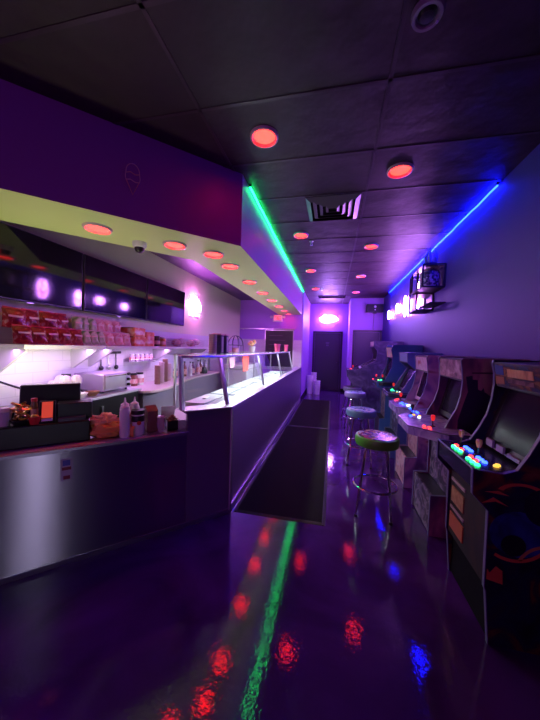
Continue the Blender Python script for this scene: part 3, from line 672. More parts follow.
# ------------------------------------------------------------------ things on the low diagonal worktop
R45 = PI/4; ZC = .8005
t = thing('cash_register', 'black cash register terminal on the low worktop', 'cash register', D(-1.45,.30,ZC), R45)
MB().bx(-.50,.385,-.22,.22,0,.145).build('drawer_base', M['black'], t, .008)
MB().bx(-.48,-.06,.02,.20,.145,.215).build('printer_body', M['black'], t, .010)
MB().hexa([(-.035,.0,.145),(.325,.0,.145),(.325,.07,.145),(-.035,.07,.145)],[(-.035,.06,.375),(.325,.06,.375),(.325,.11,.375),(-.035,.11,.375)]).build('monitor', M['black'], t, .008)
q = MB().hexa([(-.02,.0705,.16),(.31,.0705,.16),(.31,.072,.16),(-.02,.072,.16)],[(-.02,.1105,.37),(.31,.1105,.37),(.31,.112,.37),(-.02,.112,.37)]); q.build('screen_glow', emi('register_screen', (.85,.95,.75), 2.0), t)  # unseen staff-side screen, assumed lit to brighten the bar
MB().bx(.19,.40,-.14,-.02,.145,.262).build('customer_panel', mat('green_black', (.014,.020,.018), .4), t, .008)
MB().bx(.20,.36,-.205,-.145,.145,.172).build('keypad', mat('grey_keypad', (.05,.05,.06), .4), t, .004)
ZR = ZC+.1455
t = thing('card_reader', 'small card reader with glowing red screen on the register', 'card reader', D(-1.31,.125,ZR), R45)
MB().hexa([(-.045,-.02,0),(.045,-.02,0),(.045,.04,0),(-.045,.04,0)],[(-.045,.045,.14),(.045,.045,.14),(.045,.065,.14),(-.045,.065,.14)]).build('shell', M['black'], t, .004)
def slab(x0, x1, z0, z1, m, name, th=.003):
    f = lambda z: -.02+.065*z/.14
    MB().hexa([(x0,f(z0)-th,z0),(x1,f(z0)-th,z0),(x1,f(z0)+.004,z0),(x0,f(z0)+.004,z0)],[(x0,f(z1)-th,z1),(x1,f(z1)-th,z1),(x1,f(z1)+.004,z1),(x0,f(z1)+.004,z1)]).build(name, m, t)
slab(-.030,.030,.034,.134, mat('reader_red', (.55,.08,.05), .4, emit=(.75,.07,.04), es=.45), 'red_screen')
slab(-.030,.030,.014,.030, M['white'], 'pale_edge')
t = thing('trinket_bowl', 'black bowl of gold trinkets on the register base', 'trinket bowl', D(-1.445,.145,ZR), R45)
MB().lathe([(.0001,0),(.042,0),(.062,.035),(.058,.035),(.038,.008),(.0001,.008)], seg=20).build('bowl', M['black'], t)
for k in range(8):
    a = k*2.4; r_ = .012+.0035*k; z = .045+.013*k
    q = MB(); q.tube([(r_*math.cos(a)+.024*math.cos(b), r_*math.sin(a)+.024*math.sin(b)*.7, z+.014*math.sin(b+a)) for b in [2*PI*i/12 for i in range(12)]], .0075, 6, True); q.build('trinket', M['gold'], t)
t = thing('candy_cup', 'small red cup beside the gold trinkets', 'cup', D(-1.375,.115,ZR), R45)
MB().lathe([(.0001,0),(.024,0),(.034,.05),(.030,.05),(.022,.005),(.0001,.005)], seg=16).build('cup', M['red'], t); MB().ball((0,0,.045), (.026,.026,.02)).build('sweets', M['gold'], t)
j = jar('small amber bottle with red cap behind the red cup', 0, 0, 0, .020, .16, mat('amber_bottle', (.25,.10,.05), .2), M['red'], 'small_bottle'); j.location = D(-1.385,.195,ZR)
t = thing('tip_cup', 'clear plastic cup at the left edge of the register', 'cup', D(-1.53,.15,ZR), R45)
MB().lathe([(.0001,0),(.03,0),(.042,.09),(.040,.09),(.028,.004),(.0001,.004)], seg=18).build('cup', mat('frosted_cup', (.62,.50,.60), .3), t); MB().lathe([(.043,.088),(.045,.092),(.043,.096),(.030,.115),(.0001,.115)], seg=18).build('lid', mat('frosted_lid', (.70,.58,.68), .25), t)
# orange bag
t = thing('orange_cloth_bag', 'crumpled orange cloth bag on the worktop edge beside the register', 'bag', D(-.945,.14,ZC), R45)
from mathutils import noise
def crumple(center, rad, amp, freq, seed, seg=30, rows=18):
    q = MB(); R = []
    for j in range(rows+1):
        th = max(.02, min(PI-.02, PI*j/rows)); ring = []
        for i in range(seg):
            a = 2*PI*i/seg; n_ = Vector((math.sin(th)*math.cos(a), math.sin(th)*math.sin(a), -math.cos(th)))
            k = 1+amp*noise.noise(n_*freq+Vector((seed,0,0)))+amp*.6*abs(noise.noise(n_*freq*2.3+Vector((0,seed,0))))
            ring.append((center[0]+rad[0]*n_.x*k, center[1]+rad[1]*n_.y*k, max(.002, center[2]+rad[2]*n_.z*k)))
        R.append(ring)
    return q.loft(R)
crumple((0,0,.05), (.125,.095,.062), .55, 2.3, 3.1).build('body', M['orange'], t, ang=55)
q = MB(); q.loft([[(.09+.09*s_+(.032+.024*s_)*math.cos(a)*.5, -.05-.05*s_+.02*math.cos(a), .06-.03*s_+(.032+.018*s_)*math.sin(a)+.006*math.sin(3*a)) for a in [2*PI*i/14 for i in range(14)]] for s_ in (0,.4,.8,1,.97,.6)]).build('open_corner', M['orange'], t, ang=60)
crumple((-.03,.02,.115), (.085,.07,.04), .6, 2.6, 8.4).build('top_fold', mat('salmon_cloth', (.88,.42,.30), .75), t, ang=55)
# squeeze bottles
sqm = mat('squeeze_white', (.80,.72,.78), .35)
def squeeze(label, u, v):
    t = thing('squeeze_bottle', label, 'squeeze bottle', D(u,v,ZC), R45, 'white squeeze bottles on the worktop')
    MB().lathe([(.0001,0),(.034,0),(.037,.008),(.037,.19),(.033,.205),(.024,.212),(.0001,.212)], seg=18).build('body', sqm, t)
    MB().lathe([(.030,.206),(.030,.225),(.014,.236),(.009,.24),(.004,.275),(.0001,.275)], seg=14).build('nozzle', sqm, t)
squeeze('white squeeze bottle on the worktop, nearest of three', -.845, .055); squeeze('white squeeze bottle, middle of three', -.835, .16); squeeze('white squeeze bottle, farthest right of three', -.765, .175)
t = thing('label_jar', 'clear jar with black lid and white label in front of the squeeze bottles', 'jar', D(-.755,.075,ZC), R45)
MB().lathe([(.0001,0),(.042,0),(.046,.01),(.046,.15),(.04,.16),(.0001,.16)], seg=22).build('body', mat('jar_white', (.72,.62,.68), .3), t); MB().lathe([(.0001,.16),(.047,.16),(.049,.165),(.047,.19),(.0001,.193)], seg=22).build('lid', M['black'], t)
MB().lathe([(.0468,.105),(.0468,.15)], seg=22, cap=False).build('dark_band', M['black'], t); MB().cyl((.002,-.047,.098),(.002,-.0495,.098), .016).build('red_dot', M['red'], t)
t = thing('brown_carton', 'tall brown carton beside the labelled jar', 'carton', D(-.655,.14,ZC), R45+.2)
MB().bx(-.042,.042,-.055,.055,0,.165).build('box', mat('carton_brown', (.22,.09,.08), .5), t, .004); q = MB(); q.prism([(-.055,.165),(.055,.165),(0,.205)], 'x', -.042, .042); q.build('folded_top', mat('carton_top', (.2,.085,.075), .5), t)
t = thing('crystal_glass', 'small faceted crystal glass on the worktop', 'glass', D(-.585,.07,ZC), R45)
MB().lathe([(.0001,0),(.026,0),(.020,.015),(.030,.03),(.034,.06),(.030,.09),(.036,.12),(.033,.12),(.027,.09),(.0001,.02)], seg=9).build('glass', mat('crystal', (.62,.5,.6), .08, spec=.8, trans=.4), t, ang=10)
t = thing('black_box', 'small black open box at the right end of the worktop', 'box', D(-.485,.12,ZC), R45)
MB().bx(-.05,.05,-.045,.045,0,.012).bx(-.05,.05,-.045,-.039,0,.075).bx(-.05,.05,.039,.045,0,.075).bx(-.05,-.044,-.045,.045,0,.075).bx(.044,.05,-.045,.045,0,.075).build('tray', M['black'], t, .002)
t = thing('pine_cone', 'brown pine cone resting in the small black box', 'pine cone', D(-.485,.12,ZC+.0125), R45)
q = MB()
for k in range(40):
    a = k*2.4; v = k/39; r_ = .036*math.sin(PI*(.12+.83*v)); z = .02+.075*v
    q.ball((r_*math.cos(a), r_*math.sin(a), z), (.010,.010,.006), 6, 4)
q.ball((0,0,.055), (.026,.026,.05), 10, 8).build('cone', mat('pine_brown', (.22,.10,.08), .6), t); MB().cyl((0,0,.0),(0,0,.012), .012).build('stub', M['brown'], t)
t = thing('card_stand', 'white card in a stand behind the small black box', 'card', D(-.50,.21,ZC), R45-.15)
MB().hexa([(-.055,0,.004),(.055,0,.004),(.055,.004,.004),(-.055,.004,.004)],[(-.055,.02,.165),(.055,.02,.165),(.055,.024,.165),(-.055,.024,.165)]).build('card', M['white'], t); MB().bx(-.04,.04,-.012,.03,0,.012).build('foot', M['clear'], t)

# ------------------------------------------------------------------ floor things
def rubber(label, y0, y1, x0, x1):
    t = thing('floor_mat', label, 'floor mat', ((x0+x1)/2, (y0+y1)/2, 0)); a, b = (x1-x0)/2, (y1-y0)/2
    MB().bx(-a+.03,a-.03,-b+.03,b-.03,.0005,.011).build('pile', M['mat'], t)
    q = MB()
    for s_ in (-1,1):
        q.prism([(s_*a,.0005),(s_*(a-.03),.0005),(s_*(a-.03),.010),(s_*(a-.004),.004)], 'y', -b, b)
        q.prism([(s_*b,.0005),(s_*(b-.03),.0005),(s_*(b-.03),.010),(s_*(b-.004),.004)], 'x', -a+.03, a-.03)
    q.build('border', M['mat_edge'], t)
rubber('long dark rubber mat beside the bar, nearer of two', 2.40, 5.36, -.822, -.002)
rubber('dark rubber mat farther along the bar', 5.38, 8.35, -.80, .0)
bkm = mat('bucket_white', (.75,.72,.78), .35)
def buckets(label, x, y, n, r=.11, h=.28):
    t = thing('bucket_stack', label, 'bucket', (x, y, 0))
    for k in range(n):
        z = .075*k; MB().lathe([(.0001,z+.001),(r*.85,z+.001),(r*.97,z+h*.9),(r*1.05,z+h*.9),(r*1.05,z+h*.96),(r,z+h),(r*.9,z+h),(r*.8,z+.012),(.0001,z+.012)], seg=22).build('bucket', bkm, t)
buckets('taller stack of white buckets by the violet pillar', -.70, 9.55, 5, .105, .30)
buckets('shorter stack of white buckets beside the taller stack', -.46, 9.45, 3, .11, .30)
buckets('stack of white buckets behind the taller stack, near the far door', -.60, 9.90, 6, .10, .30)

# bar stools
def make_stool(label, loc, band, top, rz=0):
    t = thing('bar_stool', label, 'bar stool', loc, rz)
    MB().lathe([(.0001,.632),(.165,.632),(.186,.640),(.192,.665),(.192,.700),(.186,.716),(.17,.722)], seg=36).build('seat_band', band, t)
    MB().lathe([(.172,.720),(.165,.726),(.10,.731),(.0001,.732)], seg=36).build('seat_top', top, t)
    MB().lathe([(.12,.620),(.14,.632)], seg=24).build('seat_pan', M['chrome'], t)
    for k in range(4):
        a = PI/4+k*PI/2; c, s_ = math.cos(a), math.sin(a)
        P = [(.10*c,.10*s_,.622),(.125*c,.125*s_,.612),(.135*c,.135*s_,.58),(.150*c,.150*s_,.45),(.175*c,.175*s_,.25),(.205*c,.205*s_,.015)]
        l = MB().tube(P, .0125, 10).build('leg', M['chrome'], t)
        MB().cyl((.206*c,.206*s_,.0),(.205*c,.205*s_,.022), .016, .014).build('leg_tip', M['black'], l)
    MB().tube([(.19*math.cos(2*PI*i/36), .19*math.sin(2*PI*i/36), .262) for i in range(36)], .011, 8, True).build('foot_ring', M['chrome'], t)
    return t
comic = art('comic_print', [(.03,.02,.04),(.42,.38,.38),(.30,.05,.07),(.42,.30,.08),(.06,.08,.2),(.03,.02,.04)], 26, kind='voronoi', rough=.25)
comic_b = art('blue_comic_print', [(.10,.16,.35),(.25,.38,.6),(.55,.62,.7),(.08,.12,.25),(.35,.5,.65)], 24, kind='voronoi', rough=.25)
make_stool('chrome bar stool with green banded seat and colourful print, nearest', (.43, 2.74, 0), mat('green_vinyl', (.12,.62,.05), .35), comic, -.17)
make_stool('chrome bar stool with blue printed seat behind the green one', (.40, 3.90, 0), mat('blue_vinyl', (.13,.24,.42), .4), comic_b, -.1)
make_stool('chrome bar stool with pale lilac seat, third along the arcade machines', (.44, 5.45, 0), mat('lilac_vinyl', (.25,.20,.50), .4), comic_b, .1)
make_stool('chrome bar stool with dark seat, farthest in the row', (.44, 6.18, 0), mat('dark_vinyl', (.12,.09,.22), .4), M['black'], .6)

# ------------------------------------------------------------------ arcade machines along the right wall
XW = 1.445
edge_m = mat('edge_lilac', (.14,.13,.27), .35)
LED = {'g': emi('button_green', (.02,1,.22), 4.5), 'r': emi('button_red', (1,.03,.03), 3), 'b': emi('button_blue', (.02,.06,1), 6), 'w': emi('button_white', (.8,.9,1), 3), 'y': emi('button_amber', (1,.5,.06), 1.1), 't': emi('button_teal', (.05,.8,.75), 1.0)}
STK = {'o': mat('stick_orange', (.75,.28,.14), .35), 'r': mat('stick_red', (.75,.03,.03), .35, emit=(.8,.02,.02), es=.5), 'k': M['black']}
NEAR = {}
def inlay(name, poly, m, lift=.0015):
    MB().prism([(-d, z) for d, z in poly], 'y', NEAR['y']-lift, NEAR['y']+.004).build(name, m, NEAR['p'], smooth=False)
def arcpoly(cd, cz, r0, r1, a0, a1, n=16, ky=1):
    f = lambda r, a: (cd+r*math.cos(math.radians(a)), cz+ky*r*math.sin(math.radians(a)))
    return [f(r0, a0+(a1-a0)*i/n) for i in range(n+1)]+[f(r1, a1-(a1-a0)*i/n) for i in range(n+1)]
def offset_strip(path, y0, y1, th=.004):
    q = MB()
    for (d0,z0),(d1,z1) in zip(path, path[1:]):
        v = Vector((d1-d0, z1-z0)); n = Vector((v.y, -v.x)).normalized()*th
        a = [(-d0,y0,z0),(-d1,y0,z1),(-d1,y1,z1),(-d0,y1,z0)]; b = [(-d0-n.x,y0,z0+n.y),(-d1-n.x,y0,z1+n.y),(-d1-n.x,y1,z1+n.y),(-d0-n.x,y1,z0+n.y)]
        q.hexa(a, b)
    return q
def cabinet(label, yc, w, prof, marq_z, side_m, front_m, riser_m, marq_m, deck_m, deck, screen, controls, riser=None, edge=None, front_path=None, wide=None, bezel_m=None, cx=XW):
    """prof: side outline as (depth from the wall, height) from the floor front upwards to the top back"""
    edge = edge or edge_m
    t = thing('arcade_machine', label, 'arcade machine', (cx, yc, 0)); h = w/2; th = .020
    out = [(0,0)]+prof
    for s_ in (-1, 1):
        a0, a1 = (-h, -h+th) if s_ < 0 else (h-th, h)
        q = MB(); q.prism([(-d, z) for d, z in out], 'y', a0, a1); p = q.build('side_panel', side_m, t)
        if s_ < 0: NEAR['p'], NEAR['y'] = p, a0
        offset_strip(front_path or prof[:-1], a0, a1).build('edge_trim', edge, p, smooth=False)
    i0, i1 = -h+th, h-th
    # screen, bezel: screen = ((d,z) bottom, (d,z) top)
    (bd, bz), (td, tz) = screen
    MB().hexa([(-bd,i0,bz),(-bd+.03,i0,bz),(-bd+.03,i1,bz),(-bd,i1,bz)], [(-td,i0,tz),(-td+.03,i0,tz),(-td+.03,i1,tz),(-td,i1,tz)]).build('bezel', bezel_m or M['black'], t, smooth=False)
    f = lambda k: (bd+(td-bd)*k+.003, bz+(tz-bz)*k)
    (d0, z0), (d1, z1) = f(.12), f(.94); m_ = .05
    MB().hexa([(-d0,i0+m_,z0),(-d0+.01,i0+m_,z0),(-d0+.01,i1-m_,z0),(-d0,i1-m_,z0)], [(-d1,i0+m_,z1),(-d1+.01,i0+m_,z1),(-d1+.01,i1-m_,z1),(-d1,i1-m_,z1)]).build('screen', M['gscreen'], t, smooth=False)
    # marquee ((d,z) bottom, (d,z) top)
    (d0, z0), (d1, z1) = marq_z
    MB().hexa([(-d0,i0,z0),(-d0+.03,i0,z0),(-d0+.03,i1,z0),(-d0,i1,z0)], [(-d1,i0,z1),(-d1+.03,i0,z1),(-d1+.03,i1,z1),(-d1,i1,z1)]).build('marquee', marq_m, t, smooth=False)
    MB().hexa([(-d0+.004,i0,z0-.012),(-td+.03,i0,tz),(-td+.03,i1,tz),(-d0+.004,i1,z0-.012)], [(-d0+.004,i0,z0-.001),(-td+.03,i0,tz+.014),(-td+.03,i1,tz+.014),(-d0+.004,i1,z0-.001)]).build('speaker_panel', M['black'], t, smooth=False)
    zt_ = prof[-1][1]
    MB().hexa([(-d1,i0,z1),(0,i0,zt_-.015),(0,i1,zt_-.015),(-d1,i1,z1)], [(-d1,i0,z1+.012),(0,i0,zt_-.002),(0,i1,zt_-.002),(-d1,i1,z1+.012)]).build('top_panel', M['black'], t, smooth=False)
    # lower front
    ff = deck['under']
    MB().bx(-ff[0]+.012, -ff[0]+.03, i0, i1, (riser or .0)+.002, ff[1]).build('front_panel', front_m, t)
    MB().bx(-.02, 0, i0, i1, .01, zt_-.02).build('back_panel', M['black_matte'], t)
    if riser:
        rd = prof[0][0]; MB().bx(-rd+.004, -rd+.022, i0, i1, .01, riser).build('riser_panel', riser_m, t)
        MB().bx(-rd+.022, -ff[0]+.03, i0, i1, riser-.02, riser-.002).build('riser_top', M['black'], t)
    # deck
    W = (wide or w)/2; dz0, dz1, df, db = deck['zf'], deck['zb'], deck['df'], deck['db']; thk = deck.get('t', .07)
    if wide:
        c = deck.get('chamfer', .12)
        pl = [(-db,-W),(-df+c,-W),(-df,-W+c*1.1),(-df,W-c*1.1),(-df+c,W),(-db,W)]
    else: pl = [(-db,i0),(-df+.005,i0),(-df+.005,i1),(-db,i1)]
    zz = lambda x: dz0+(dz1-dz0)*((-x)-df)/(db-df)
    q = MB(); q.loft([[(x,y,zz(x)-thk) for x, y in pl], [(x,y,zz(x)) for x, y in pl]]); dk = q.build('control_deck', deck_m, t, smooth=False)
    if wide:
        q = MB()
        ring = pl[1:5]
        q.tube([(x-(.002),y,zz(x)-.003) for x, y in [pl[0]]+ring+[pl[5]]], .005, 6); q.build('deck_trim', edge, dk)
    else:
        MB().tube([(-df, -h, zz(-df)+.002), (-df, h, zz(-df)+.002)], .005, 6).build('deck_trim', edge, dk)
    for kind, col, d, y in controls:
        z = zz(-d)
        if kind == 'b':
            q = MB(); q.lathe([(.0001,z+.011),(.010,z+.0105),(.013,z+.007),(.0135,z+.0005)], (-d,y,0), 12); q.build('button', LED[col], dk)
        else:
            q = MB(); q.cyl((-d,y,z),(-d,y,z+.055), .005, seg=8).lathe([(.022,z+.0005),(.020,z+.005),(.008,z+.008)], (-d,y,0), 14); s_ = q.build('joystick', STK['k'], dk)
            MB().lathe([(.0001,z+.045),(.010,z+.047),(.017,z+.075),(.015,z+.092),(.0001,z+.097)], (-d,y,0), 14).build('ball_top', STK[col], s_)
    return t

pA = [(.60,0),(.625,.28),(.633,.30),(.637,.70),(.712,.78),(.716,.905),(.58,.895),(.52,.92),(.475,1.0),(.43,1.10),(.408,1.20),(.40,1.30),(.403,1.38),(.418,1.44),(.41,1.46),(0,1.465)]
pB = [(.62,0),(.62,.33),(.50,.34),(.50,.72),(.54,.80),(.545,.88),(.52,.95),(.47,1.05),(.443,1.16),(.435,1.28),(.445,1.38),(.455,1.44),(.44,1.46),(0,1.465)]
pD = [(.60,0),(.60,.30),(.52,.31),(.52,.72),(.62,.82),(.63,.90),(.50,.93),(.36,1.17),(.32,1.24),(.43,1.34),(.44,1.48),(0,1.485)]
pE = [(.62,0),(.62,.34),(.54,.35),(.54,.80),(.68,.88),(.70,.97),(.56,1.0),(.46,1.22),(.45,1.38),(.48,1.52),(.455,1.60),(0,1.605)]
side_a = art('dragon_art', [(.006,.005,.012),(.010,.010,.025),(.008,.014,.05),(.02,.02,.03),(.14,.05,.015),(.20,.10,.03)], 3.2, 2.2, .3, detail=5)
marq_a = art('gold_marquee', [(.008,.012,.04),(.02,.045,.13),(.03,.02,.03),(.16,.06,.02),(.34,.17,.05),(.04,.015,.02)], 10, .8, .3, stretch=(1,.6,1.6))
front_a = art('coin_front', [(.008,.004,.007),(.015,.006,.010),(.05,.012,.008)], 5, .5, .75)
side_b = art('city_art', [(.06,.03,.12),(.12,.05,.16),(.30,.10,.20),(.50,.20,.26),(.55,.34,.26)], 2.6, .6, .4, stretch=(2.2,1,1.0), detail=2)
side_c = art('pale_cartoon_art', [(.16,.08,.34),(.30,.18,.50),(.55,.36,.62),(.68,.52,.68),(.30,.04,.10)], 3.0, 1.4, .4, detail=2)
front_b = art('ink_comic_art', [(.015,.012,.03),(.03,.02,.05),(.30,.22,.30),(.05,.03,.08)], 7, 2.5, .4)
front_c = art('pink_comic_art', [(.25,.08,.14),(.50,.22,.30),(.60,.40,.45),(.15,.04,.08)], 6, 1.8, .4)
marq_b = art('sepia_marquee', [(.08,.03,.05),(.40,.22,.22),(.70,.55,.52)], 10, 1.2, .4)
marq_c = art('pink_marquee', [(.62,.40,.55),(.72,.55,.62),(.45,.05,.08)], 7, .8, .4)
deck_dark = mat('deck_navy', (.03,.03,.07), .25); deck_vio = art('deck_violet_art', [(.20,.13,.50),(.38,.28,.72),(.60,.52,.85)], 8, 1.6, .25)
def cluster(y, d, cols, pit=.034):
    r = []
    for i, c in enumerate(cols):
        r.append(('b', c, d+.034*(i//3)-.0, y-pit*(i % 3)+.012*(i//3)))
    return r
ctlA = [('s','o',.60,.185)]+cluster(.115,.60,'bbb')[:3]+[('b','r',.645,.135),('b','r',.645,.06),('b','g',.672,.105),('b','g',.672,.06),('b','g',.668,.02)]
ctlA += [('s','o',.585,-.01)]+[('b','b',.61,-.065),('b','b',.61,-.10),('b','b',.61,-.135),('b','r',.645,-.06),('b','r',.645,-.12),('b','g',.675,-.10),('b','g',.675,-.15),('b','g',.67,-.19),('b','y',.56,-.16),('b','y',.575,-.175)]
A = cabinet('nearest arcade machine, dark with fantasy art and gold marquee', 1.885, .52, pA, ((.395,1.305),(.415,1.435)), side_a, front_a, M['black_matte'], marq_a, deck_dark,
        dict(under=(.637,.72), zf=.905, zb=.90, df=.716, db=.40, t=.10), ((.45,.915),(.33,1.30)), ctlA, riser=.29)
og = mat('art_orange', (.62,.20,.05), .4); nv = art('art_nebula', [(.008,.01,.04),(.02,.06,.24),(.06,.16,.42)], 5, 1.2, .4); dk_ = mat('art_black', (.006,.006,.012), .4); yl = mat('art_yellow', (.55,.40,.08), .4)
inlay('nebula_print', arcpoly(.50, .60, 0.001, .13, 0, 360, 24, .9), nv, .0010)
inlay('orange_arc', arcpoly(.50, .80, .085, .11, 20, 170, 18, .55), og)
inlay('orange_blade', [(.67,.74),(.62,.775),(.55,.735),(.61,.755)], og)
inlay('orange_blade', [(.66,.80),(.60,.81),(.55,.79),(.60,.795)], og)
inlay('dark_head', arcpoly(.40, .75, .001, .085, 0, 360, 24, 1.1), dk_, .0022)
inlay('dark_orb', arcpoly(.52, .54, .001, .055, 0, 360, 20), dk_, .0022)
inlay('orange_ring', arcpoly(.52, .62, .150, .166, 205, 300, 18), og)
inlay('orange_patch', [(.628,.345),(.555,.33),(.56,.40),(.59,.42),(.615,.38),(.628,.40)], og)
inlay('yellow_outline', arcpoly(.36, .42, .13, .145, 20, 190, 18), yl)
# gold title block and blue glow on its marquee
def mplate(name, y0, y1, k0, k1, m):
    f = lambda k: (.395+.02*k+.002, 1.305+.13*k)
    (d0,z0),(d1,z1) = f(k0), f(k1)
    MB().hexa([(-d0,y0,z0),(-d0+.006,y0,z0),(-d0+.006,y1,z0),(-d0,y1,z0)], [(-d1,y0,z1),(-d1+.006,y0,z1),(-d1+.006,y1,z1),(-d1,y1,z1)]).build(name, m, A, smooth=False)
mplate('gold_title_block', -.13, .10, .45, .82, art('gold_title', [(.80,.46,.16),(.70,.34,.10),(.20,.07,.03)], 16, .4, .4, stretch=(1,1.6,.5)))
mplate('pale_title_block', -.13, .10, .18, .36, art('pale_title', [(.34,.18,.16),(.10,.04,.06)], 24, .4, .4))
mplate('blue_glow_print', .14, .225, .50, .95, mat('marquee_blue', (.03,.09,.30), .4)); mplate('orange_print', .14, .23, .06, .40, mat('marquee_orange', (.40,.17,.05), .4))
# coin door stripes on the front of the nearest machine
q = MB(); q.bx(-.632,-.622,.03,.20,.52,.62); q.build('yellow_panel', art('yellow_print', [(.3,.12,.05),(.5,.28,.12)], 30, .5, .5), A)
q = MB(); q.bx(-.632,-.622,.02,.21,.34,.44).build('orange_panel', mat('orange_print', (.5,.12,.05), .5), A)
ps = mat('pale_stripe', (.4,.28,.3), .5)
for z0, z1 in ((.655,.675),(.47,.485)): MB().bx(-.632,-.622,.02,.21,z0,z1).build('pale_stripe', ps, A)
# bezel cards on the nearest machine
ic = mat('instruction_card', (.35,.25,.38), .4)
for y0, y1, z1 in ((-.02,.05,.965),(.09,.16,.97),(-.17,-.06,.945)): MB().bx(-.468,-.455,y0,y1,.925,z1).build('instruction_card', ic, A)
ctlB = [('b','y',.66,.20),('b','y',.62,.16),('b','b',.60,.30),('s','k',.66,.26),('b','w',.64,.10),('s','r',.62,-.20),('b','r',.66,-.25),('b','r',.69,-.22),('b','r',.70,-.27),('b','r',.67,-.30),('b','b',.60,.33),('b','b',.63,.35),('b','b',.70,.15)]
cabinet('second arcade machine, wide violet deck, comic art on its side', 2.745, .50, pB, ((.44,1.29),(.45,1.44)), side_b, front_b, front_b, marq_b, deck_vio,
        dict(under=(.50,.80), zf=.885, zb=.90, df=.80, db=.42, t=.075, chamfer=.22), ((.44,.93),(.36,1.28)), ctlB, riser=.33, wide=.86)
sky = mat('art_dark_city', (.035,.015,.07), .4); inlay('city_skyline', [(.46,.97),(.40,1.20),(.42,1.315),(.375,1.325),(.372,1.295),(.337,1.294),(.332,1.22),(.309,1.21),(.295,1.235),(.285,1.20),(.271,1.194),(.25,1.175),(.22,1.17),(.20,1.21),(.17,1.21),(.16,1.15),(.10,1.15),(.03,1.20),(.03,.40),(.44,.40),(.46,.80)], sky)
inlay('rail_line', [(.378,1.352),(.03,1.365),(.03,1.35),(.378,1.34)], mat('art_rail', (.08,.03,.06), .4))
ctlC = [('s','r',.60,.20),('b','r',.64,.24),('b','r',.66,.20),('b','r',.62,.27),('b','b',.62,.02),('b','b',.65,-.02),('b','b',.60,-.06),('b','b',.64,-.10),('b','w',.60,-.14),('b','w',.58,-.11),('b','t',.60,-.28),('b','b',.62,-.32)]
cabinet('third arcade machine, pale pink and violet cartoon art', 3.56, .46, pB, ((.44,1.29),(.45,1.44)), side_c, front_c, front_c, marq_c, deck_vio,
        dict(under=(.50,.80), zf=.885, zb=.90, df=.735, db=.42, t=.075, chamfer=.16), ((.44,.93),(.36,1.28)), ctlC, riser=.33, wide=.74, bezel_m=mat('pink_bezel', (.50,.30,.52), .4))
blue_s = mat('blue_side', (.10,.17,.42), .35, var=(3,(.16,.24,.5))); dots = art('dotted_front', [(.02,.02,.06),(.02,.02,.06),(.02,.02,.06),(.25,.22,.4)], 22, kind='voronoi', rough=.4)
cabinet('fourth arcade machine, blue with a zigzag side outline', 4.46, .50, pD, ((.43,1.35),(.44,1.47)), blue_s, dots, M['black'], mat('pale_blue_marquee', (.22,.32,.6), .4), deck_dark,
        dict(under=(.52,.80), zf=.915, zb=.925, df=.655, db=.34, t=.06, chamfer=.12), ((.44,.93),(.30,1.23)), [('b','t',.52,-.10),('b','t',.55,-.05),('b','g',.57,.02),('b','g',.55,.08),('b','w',.50,-.18),('b','y',.54,-.20),('s','r',.52,.14)], riser=.30, wide=.72)
cabinet('fifth arcade machine, tall and blue with a yellow marquee edge', 5.36, .52, pE, ((.455,1.39),(.475,1.55)), mat('deep_blue_side', (.05,.12,.42), .35, var=(3,(.08,.18,.5))), front_b, M['black'], mat('yellow_marquee', (.6,.45,.2), .4, var=(9,(.6,.5,.6))), deck_dark,
        dict(under=(.54,.86), zf=.965, zb=.985, df=.70, db=.42, t=.06, chamfer=.10), ((.50,1.01),(.40,1.38)), [('b','g',.60,-.10),('b','g',.63,-.05),('b','g',.58,0),('b','g',.61,-.16),('b','y',.56,-.20),('b','y',.62,.06),('s','r',.64,.16),('s','r',.55,.05),('b','r',.69,.20)], riser=.34, wide=.64)
pF = [(.95,0),(.95,.70),(1.08,.86),(1.10,1.05),(.90,1.06),(.52,1.28),(.50,1.50),(.58,1.58),(.58,1.70),(0,1.70)]
cabinet('sixth arcade machine, deep lilac cabinet at the far end of the row', 6.78, .66, pF, ((.575,1.585),(.58,1.69)), art('lilac_art', [(.04,.03,.09),(.08,.06,.15),(.16,.13,.25)], 5, 1.5, .4), front_b, M['black'], marq_c, deck_dark,
        dict(under=(.95,.80), zf=1.05, zb=1.06, df=1.10, db=.80, t=.08), ((.84,1.09),(.49,1.30)), [('s','r',.98,-.1),('b','r',1.0,.1),('b','r',1.02,.15)])

# black box shelf with decor on the right wall
bk = mat('black_iron', (.012,.010,.02), .5)
t = thing('frame_shelf', 'black metal box frame shelf on the right wall', 'shelf', (WR, 4.85, 2.12))
def frame(q, y0, y1, z0, z1, dpt=.24, b=.011):
    for x in (-dpt, -.012):
        q.bx(x-b,x+b,y0-b,y0+b,z0,z1).bx(x-b,x+b,y1-b,y1+b,z0,z1).bx(x-b,x+b,y0,y1,z0-b,z0+b).bx(x-b,x+b,y0,y1,z1-b,z1+b)
    for y in (y0,y1):
        for z in (z0,z1): q.bx(-dpt,-.012,y-b,y+b,z-b,z+b)
    return q
frame(MB(), -.06, .36, .02, .60).build('lower_frame', bk, t, smooth=False); frame(MB(), -.50, .05, .28, .585, .29).build('upper_frame', bk, t, smooth=False)
MB().bx(-.25,-.004,-.06,.36,.012,.028).build('shelf_board', bk, t); MB().bx(-.29,-.004,-.50,.05,.275,.288).build('shelf_board', bk, t); MB().bx(-.29,-.004,-.50,.05,.585,.597).build('shelf_board', bk, t); MB().bx(-.25,-.004,-.06,.36,.26,.272).build('shelf_board', bk, t); MB().bx(-.20,-.002,-.55,.0,.05,.066).build('lower_ledge', bk, t)
t = thing('patterned_vase', 'round pale patterned jar inside the black wall shelf', 'jar', (WR-.148, 4.535, 2.12+.2885))
